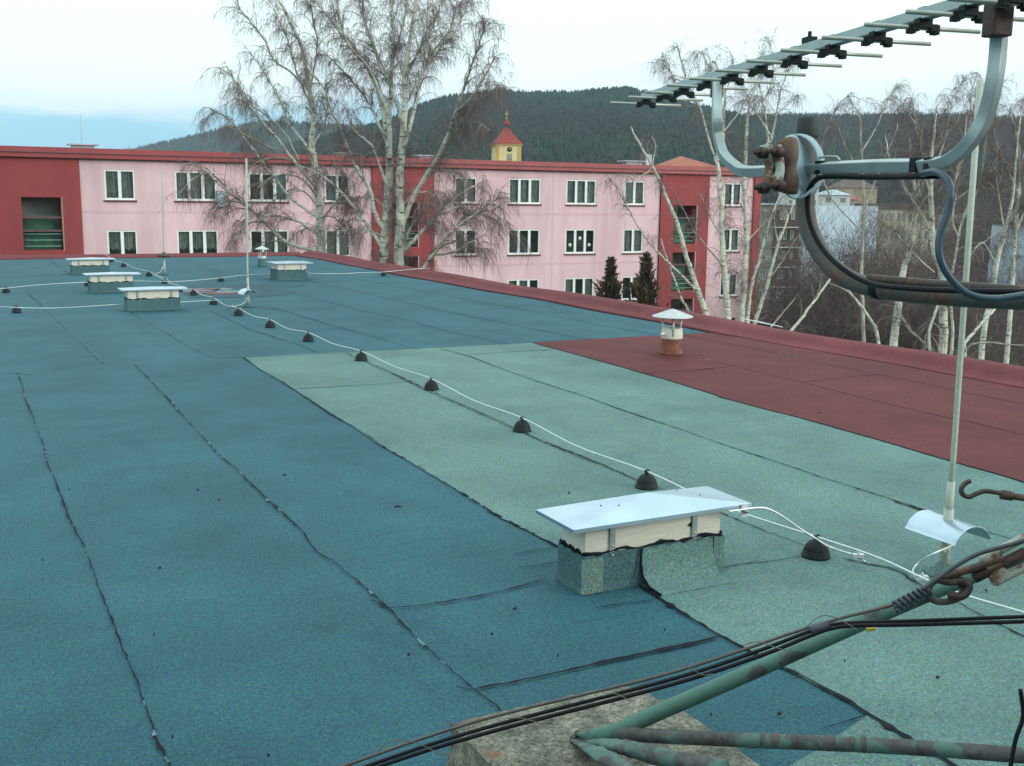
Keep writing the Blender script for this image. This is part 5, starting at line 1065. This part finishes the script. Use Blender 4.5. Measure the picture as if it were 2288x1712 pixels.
birch(39, [
 (z6((1270, 1680), (1275, 1560), (1285, 1350), (1300, 1150), (1310, 950), (1290, 750), (1260, 600), (1230, 500), (1140, 340), (1020, 200), (930, 80), (820, -40)), .19, .022, 1, G_),
 (z6((1360, 1690), (1365, 1580), (1365, 1450), (1375, 1300), (1370, 1100), (1385, 850), (1400, 650), (1400, 450), (1430, 250), (1470, 0), (1490, -120)), .21, .025, -.6, G_),
 (z6((1310, 950), (1310, 700), (1320, 500), (1330, 250), (1320, 0), (1310, -140)), .10, .024, 2),
 (z6((1375, 1370), (1440, 1200), (1520, 1060), (1600, 930), (1660, 800), (1700, 680), (1790, 590), (1880, 450), (1940, 330)), .10, .015, -3),
 (z6((1705, 675), (1720, 620), (1780, 450), (1850, 250), (1880, 130)), .06, .013, -3.2),
 (z6((1375, 1530), (1395, 1500), (1500, 1380), (1620, 1270), (1700, 1180), (1790, 1120), (1880, 1090)), .085, .014, 2.5),
 (z6((1500, 1640), (1510, 1600), (1600, 1480), (1700, 1370), (1830, 1270), (1920, 1200), (2000, 1180)), .08, .014, -1.5, G_),
 (z6((1290, 1400), (1220, 1270), (1190, 1130), (1090, 960), (1020, 780), (960, 650), (920, 530), (830, 420), (780, 330)), .085, .014, -3),
 (z6((1270, 1480), (1160, 1320), (1050, 1180), (950, 1080), (850, 1020), (760, 980)), .07, .013, 1.8),
 (z6((1300, 1120), (1250, 990), (1200, 870), (1120, 800), (1080, 740), (1050, 640)), .06, .013, -2),
 (z6((1300, 880), (1270, 800), (1220, 690), (1150, 560), (1000, 390), (900, 300)), .06, .014, 3),
 (z6((1380, 920), (1440, 720), (1490, 500), (1540, 350), (1660, 200), (1700, 80), (1720, -20)), .08, .014, 2.5),
 (z6((1470, 560), (1480, 520), (1530, 300), (1540, 0), (1550, -100)), .05, .016, -2),
 (z6((1310, 700), (1200, 430), (1060, 260), (990, 0), (950, -100)), .06, .014, -2.5),
 (z6((1390, 760), (1330, 560), (1250, 380), (1180, 200), (1120, 0), (1100, -80)), .055, .014, 1.5),
 (z6((1400, 500), (1460, 350), (1560, 180), (1620, 0), (1650, -100)), .05, .014, 1),
 (z6((1400, 640), (1480, 480), (1600, 300), (1680, 220), (1760, 60), (1790, -60)), .05, .013, -1),
 (z6((1320, 520), (1250, 350), (1160, 120), (1140, -60)), .045, .014, -1.4),
 (z6((1395, 480), (1360, 300), (1400, 100), (1420, -80)), .045, .016, 2.8),
 (z6((1390, 1480), (1440, 1350), (1530, 1230), (1590, 1150)), .05, .012, -2.5),
 (z6((1560, 1000), (1600, 900), (1700, 800), (1800, 640), (1900, 560), (1990, 520)), .04, .012, -4),
 (z6((1540, 1530), (1700, 1500), (1800, 1440), (1900, 1380)), .05, .012, 1),
 *[(z6(*q), .032, .009, dz_) for q, dz_ in LOW_B[::2]+LOW_B[1:6:2]],
], 'largest white birch with two trunks side by side rising above the frame', seed=12, dens=4.4, nt_=13)
Z4 = lambda *p: [(1350+a*.2719, 300+b*.2719) for a, b in p]
Z8 = lambda *p: [(1500+a*.1632, 430+b*.1632) for a, b in p]
Zb = lambda *p: [(1380+a*.1808, 60+b*.1808) for a, b in p]
birch(44, [
 (Z8((500, 1760), (470, 1655), (400, 1450), (300, 1150), (190, 830), (100, 480), (0, 220))+Z4((440, 350), (360, 200), (250, 10), (220, -60)), .13, .02, .5, G_),
 (Z8((330, 1330), (200, 1200), (0, 1000))+Z4((450, 980), (340, 850), (240, 690), (130, 480), (40, 370), (-20, 420)), .055, .010, -1.5),
 (Z8((280, 1700), (230, 1610), (130, 1430), (50, 1200), (0, 1080))+Z4((490, 940), (470, 860)), .06, .014, 1, G_),
 (Z4((460, 380), (400, 250), (425, 100), (390, 20)), .035, .012, 1), (Z4((400, 270), (330, 330), (200, 380), (100, 430)), .03, .01, -2),
], 'slanting birch leaning left across the right red stair bay', seed=13, dens=2.0, nt_=8, twl=.9)
birch(46, [
 (Z8((780, 1760), (770, 1655), (745, 1300), (715, 1000), (700, 700), (685, 450), (690, 150), (660, 0))+Z4((940, 300), (930, 200), (970, 0))+Zb((1300, 1400), (1310, 1100), (1330, 800), (1280, 600), (1180, 420)), .15, .018, .5, G_),
 (Z4((940, 300),)+Zb((1130, 1400), (1060, 1150), (1000, 960), (850, 650), (780, 400), (740, 260), (640, 300)), .05, .010, -2),
 (Zb((1310, 1300), (1480, 1080), (1560, 950), (1640, 820)), .035, .010, 2), (Zb((1330, 900), (1260, 700), (1080, 420), (1040, 300), (940, 420)), .035, .010, 1.6),
 (Zb((1330, 820), (1400, 600), (1420, 400), (1380, 300)), .03, .009, -1), (Zb((1000, 980), (880, 800), (720, 700), (600, 420), (520, 420)), .03, .009, -3),
 (Z8((715, 1020), (560, 830), (330, 560), (220, 340), (80, 80)), .04, .012, -1.5), (Z8((690, 560), (580, 440), (480, 200), (400, 30)), .03, .010, 1),
], 'straight birch trunk before the last pink wall section, left of the block corner', seed=14, dens=2.7, nt_=11)
birch(47, [
 (Z4((1130, 1580), (1130, 1500), (1150, 1150), (1165, 900), (1160, 600), (1150, 400), (1160, 200))+[(1668, 300), (1672, 250), (1690, 190)]+Zb((1760, 520), (1790, 360)), .13, .018, .5, G_),
 (Z4((1180, 1560), (1180, 1480), (1220, 1200), (1270, 1050), (1340, 780), (1420, 560), (1460, 480)), .09, .016, 2, G_),
 (Zb((1760, 1500), (1900, 1400), (1830, 1250), (1750, 1120), (1650, 960), (1560, 790), (1500, 620)), .05, .010, -2),
 (Zb((1870, 1500), (1860, 1400), (1820, 1050), (1770, 800), (1740, 650), (1700, 560)), .06, .012, 1),
 (Zb((1900, 1400), (1950, 1150), (2000, 850), (2100, 550), (2180, 420)), .05, .010, -1.5), (Zb((1950, 1100), (2100, 960), (2220, 880)), .03, .009, 1),
 (Zb((1770, 1120), (1800, 950), (1900, 700), (1920, 420), (1860, 200), (1780, 170)), .035, .009, 2), (Z4((1160, 900), (1250, 800), (1400, 640)), .03, .01, 2),
], 'birch with a slender trunk at the right corner of the pink block', seed=15, dens=2.7, nt_=11)
birch(50, [
 (Z4((1230, 1600), (1250, 1520), (1350, 1200), (1430, 900), (1500, 720), (1560, 560)), .11, .02, 1, G_),
 (Z4((1360, 1180), (1480, 1020), (1560, 880), (1660, 760)), .04, .012, -1), (Z4((1430, 900), (1400, 700), (1450, 480)), .04, .012, 2),
], 'birch leaning right in front of the grey panel block', seed=16, dens=1.5, nt_=5)
birch(43, [
 ([(1762, 752), (1774, 732), (1820, 672), (1858, 618), (1885, 585)], .07, .02, 1, G_), ([(1822, 668), (1832, 640), (1838, 612)], .03, .012, -1), ([(1722, 732), (1731, 721), (1774, 670)], .04, .012, 1),
], 'small pale birch stem leaning right just behind the roof edge', seed=17, dens=1.0, nt_=4)
birch(45, [
 ([(1958, 740), (1948, 719), (1910, 667), (1869, 621), (1840, 585), (1800, 540)], .075, .016, 1, G_), ([(1900, 655), (1872, 640), (1850, 632)], .025, .01, -1),
], 'small pale birch stem leaning left towards the mast arm', seed=18, dens=1.0, nt_=4)
Zr = lambda *p: [(1960+a*.302, 320+b*.302) for a, b in p]
birch(40, [
 (Zr((118, 1540), (120, 1480), (150, 1250), (170, 1130), (190, 960), (240, 800), (275, 600), (280, 400), (270, 250), (250, 100), (240, -40)), .16, .02, 1, G_),
 (Zr((240, 820), (300, 500), (400, 360), (440, 280)), .06, .014, -1.5), (Zr((270, 420), (200, 330), (150, 230), (90, 100), (60, -60)), .05, .012, 2),
 (Zr((280, 520), (320, 400), (340, 200), (320, 60), (330, -100)), .05, .012, -2), ([(2048, 450), (2066, 380), (2050, 297), (2036, 262), (2000, 230)], .05, .01, 1.5), ([(2046, 430), (2075, 350), (2109, 310), (2140, 271), (2177, 190)], .05, .01, -1),
], 'birch with a forked trunk right of the mast arm bend', seed=19, dens=3.4, nt_=11)
birch(38, [
 (Zr((484, 1620), (485, 1545), (490, 1200), (480, 960), (440, 850), (410, 700), (400, 450), (390, 250), (400, 100), (420, -60), (440, -260)), .17, .02, .5, G_),
 (Zr((460, 1180), (430, 1250), (385, 1400), (390, 1540)), .045, .06, -1), (Zr((385, 1420), (360, 1480), (250, 1390), (190, 1300), (150, 1210)), .045, .04, 1),
 (Zr((420, 960), (250, 800), (120, 650), (0, 560)), .04, .012, -2), (Zr((390, 640), (320, 510), (250, 400), (170, 250), (120, 120)), .045, .012, 2), (Zr((420, 720), (480, 560), (520, 420), (600, 200), (640, 60), (660, -200)), .055, .012, -1.5),
 (Zr((400, 300), (460, 100), (520, -100), (560, -320), (640, -480)), .045, .01, 1.5), (Zr((400, 400), (340, 200), (330, 0), (280, -200), (240, -330)), .045, .01, 2.5),
], 'tallest bright birch trunk left of the near lightning rod', seed=20, dens=4.2, nt_=13)
birch(42, [
 (Zr((650, 1540), (650, 1480), (740, 1370), (830, 1270), (900, 1200), (1000, 1120), (1120, 1080)), .07, .02, 1, G_), (Zr((640, 1560), (700, 1490), (830, 1475), (960, 1490), (1120, 1500)), .045, .014, -1, G_),
], 'low branching birch stem right of the near lightning rod', seed=21, dens=1.2, nt_=5)
birch(44, [
 (Zr((760, 1660), (770, 1580), (800, 1300), (840, 1200), (870, 980), (910, 780), (960, 600), (1000, 400), (1020, 200), (1040, 0), (1060, -200)), .13, .02, 1, G_),
 (Zr((880, 900), (780, 740), (690, 830)), .04, .03, -1), (Zr((780, 740), (960, 600), (1050, 480), (1120, 400)), .04, .012, -1), (Zr((940, 640), (900, 400), (880, 200), (900, 0)), .04, .012, 2), (Zr((960, 600), (1060, 400), (1100, 150), (1140, -100)), .04, .012, -2),
], 'birch in the shaded wood near the right picture edge', seed=22, dens=4.2, nt_=13)
birch(46, [
 (Zr((540, 1640), (560, 1400), (545, 1100), (600, 700), (660, 480), (700, 310), (850, 200), (940, 120)), .07, .014, 1, G_), (Zr((560, 440), (700, 330), (820, 220), (900, 80)), .04, .012, -1), (Zr((600, 700), (560, 560), (600, 300), (640, 0), (700, -200), (740, -420)), .045, .012, 1.5),
 (Zr((620, 600), (760, 300), (800, 0), (860, -200), (920, -380)), .045, .012, -2), ([(2130, 420), (2160, 300), (2200, 220), (2240, 190)], .04, .01, 1),
], 'thin stemmed birch with a spreading crown behind the near lightning rod', seed=23, dens=4.2, nt_=12)
birch(52, [
 ([(2250, 790), (2262, 640), (2270, 500), (2280, 380), (2270, 290), (2250, 240)], .12, .02, 1, G_), ([(2268, 520), (2310, 420), (2330, 300), (2340, 230)], .05, .012, 1), ([(2275, 430), (2235, 340), (2215, 260)], .05, .012, -1), ([(2276, 380), (2300, 300), (2290, 220)], .04, .012, 2),
], 'bushy birch cut by the right picture edge', seed=24, dens=4.5, nt_=11)
birch(55, [
 ([(1930, 760), (1925, 600), (1930, 450), (1925, 330), (1920, 260), (1900, 225)], .10, .016, 1, G_), ([(1928, 480), (1965, 380), (2000, 300), (2010, 250)], .05, .012, 1), ([(1926, 400), (1890, 330), (1868, 280), (1840, 300)], .04, .010, -1), ([(1925, 340), (1960, 280), (1985, 220), (2020, 180)], .04, .010, 2),
 ([(1928, 520), (1850, 430), (1835, 330), (1870, 240), (1900, 215), (1940, 230)], .04, .010, -2),
], 'leafless tree with an arching crown between the bracket legs', seed=25, dens=3.6, nt_=10, trunk_mat='limb_bark')

# bare brushwood filling the slope behind the right part of the roof edge
SP, SR = [], []; rg = np.random.default_rng(5)
def bush(x, y, z, h, n, spread=.55):
    for _ in range(n):
        d = np.array([rg.normal()*spread, rg.normal()*spread, 1.0]); d /= np.linalg.norm(d); p = np.array([x+rg.normal()*.5*h*.25, y+rg.normal()*.5*h*.25, z+rg.random()*h*.45]); L = h*rg.uniform(.3, .75); pts = [p]
        for q in range(4): d = d+rg.normal(size=3)*.25+np.array([0, 0, .05]); d /= np.linalg.norm(d); pts.append(pts[-1]+d*L/4)
        SP.append(pts); SR.append(np.linspace(.016, .007, 5))
        for _k in range(7):
            a = rg.integers(1, 4); dd = rg.normal(size=3)+np.array([0, 0, .5]); dd /= np.linalg.norm(dd); l2 = L*.45; q0 = pts[a]; t2_ = [q0]
            for q in range(4): dd = dd+rg.normal(size=3)*.3; dd /= np.linalg.norm(dd); t2_.append(t2_[-1]+dd*l2/4)
            SP.append(t2_); SR.append(np.linspace(.009, .005, 5))
for _ in range(200):
    D_ = rg.uniform(52, 120); px_ = rg.uniform(1690, 2420); p = PD(px_, 600, D_); h_ = rg.uniform(3.5, 8)
    if px_ < 2130:
        D_ = rg.uniform(60, 90); p = PD(px_, 600, D_); h_ = rg.uniform(.45, 1.0)*(PD(px_, 640 if px_ < 1800 else rg.choice([600, 560, 500]), D_)[2]-gheight(p[0], p[1]))
    bush(p[0], p[1], gheight(p[0], p[1]), h_, 26)
for _ in range(26):
    px_ = rg.uniform(1775, 2000); D_ = rg.uniform(58, 80); p = PD(px_, 600, D_); zt_ = PD(px_, rg.uniform(450, 540), D_)[2]; bush(p[0], p[1], gheight(p[0], p[1]), zt_-gheight(p[0], p[1]), 34, .32)
for _ in range(24):
    px_ = rg.uniform(1480, 1700); p = PD(px_, 690, rg.uniform(50, 56)); bush(p[0], min(p[1], FY-1.2), GZ, rg.uniform(2.5, 5.0), 22)
V, F_ = tubes(np.array(SP), np.array(SR), 3); tag(big_mesh('brushwood', V, F_, 0, M['thicket']), 'mass of bare brown brushwood below and behind the birches on the right', 'brushwood', None, 'stuff')
# tall bare trees further back, giving the brown veil up to the ridge
SP, SR = [], []
for _ in range(110):
    D_ = rg.uniform(150, 260); px_ = rg.uniform(2090, 2420); p = PD(px_, 600, D_); bush(p[0], p[1], gheight(p[0], p[1]), rg.uniform(11, 19), 34, .35)
SR = [s_*1.9 for s_ in SR]; V, F_ = tubes(np.array(SP), np.array(SR), 3); tag(big_mesh('far_wood', V, F_, 0, M['thicket']), 'far bare wood behind the brushwood on the right', 'wood', None, 'stuff')

# thujas in front of the pink block
def thuja(px0, px1, ptop, D_, label, seed):
    rg = np.random.default_rng(seed); c_ = PD((px0+px1)/2, 680, D_); ztop_ = PD((px0+px1)/2, ptop, D_)[2]; Rm = (px1-px0)/2*D_/FPX; H_ = ztop_-GZ
    t = thing('thuja', (c_[0], c_[1], GZ), label, 'thuja', 'dark thujas in front of the pink block')
    MB().tube([(c_[0], c_[1], GZ-.1), (c_[0], c_[1], ztop_-.8)], [.12, .02], 6).build('trunk', M['limb_bark'], t)
    n = 4300; u = rg.random(n)**1.15; z = GZ+.3+(H_-.3)*u; env = Rm*np.minimum(1, (1-u)*2.6)**.75*(.75+.22*np.sin(u*40)+.20*rg.normal(size=n)); a = rg.random(n)*6.28
    lump = 1+.32*np.sin(a*3+u*17)+.22*np.sin(a*5-u*26); rr = env*lump*rg.random(n)**.35
    P = np.stack([c_[0]+rr*np.cos(a), c_[1]+rr*np.sin(a), z], -1); d = np.stack([np.cos(a)*.6, np.sin(a)*.6, np.ones(n)*.9], -1)+rg.normal(size=(n, 3))*.35; d /= np.linalg.norm(d, axis=1)[:, None]
    s_ = np.cross(d, rg.normal(size=(n, 3))); s_ /= np.linalg.norm(s_, axis=1)[:, None]; L = rg.uniform(.08, .22, (n, 1)); V = np.stack([P-d*L+s_*L*.35, P-d*L-s_*L*.35, P+d*L-s_*L*.12, P+d*L+s_*L*.12], 1).reshape(-1, 3); F_ = np.arange(4*n).reshape(-1, 4)
    big_mesh('crown', V, F_, (rg.random(n)+.25*np.sin(P[:, 2]*2+a*2) > .62).astype(int), [M['thuja'], M['thuja_brown']], t, False)
thuja(1318, 1406, 578, 49, 'dark thuja left of the other, before the last window column but one', 31)
thuja(1388, 1492, 570, 48, 'wider dark thuja right beside the red stair bay', 32)

# ================================================================== air
hz = MB(); hz.box(-2600, 4200, -120, 4300, -17.5, 330); ho = hz.build('haze', None if False else M['ground']); ho.data.materials.clear()
hm = bpy.data.materials.new('haze_air'); hm.use_nodes = True; ht = hm.node_tree; ht.nodes.clear(); o_ = ht.nodes.new('ShaderNodeOutputMaterial'); pv = ht.nodes.new('ShaderNodeVolumePrincipled')
pv.inputs['Color'].default_value = (.60, .82, .95, 1); pv.inputs['Density'].default_value = .00012; pv.inputs['Anisotropy'].default_value = .1; ht.links.new(pv.outputs[0], o_.inputs['Volume']); ho.data.materials.append(hm)
tag(ho, kind='stuff')
for o in bpy.data.objects:
    if '_base' in o.keys(): del o['_base']
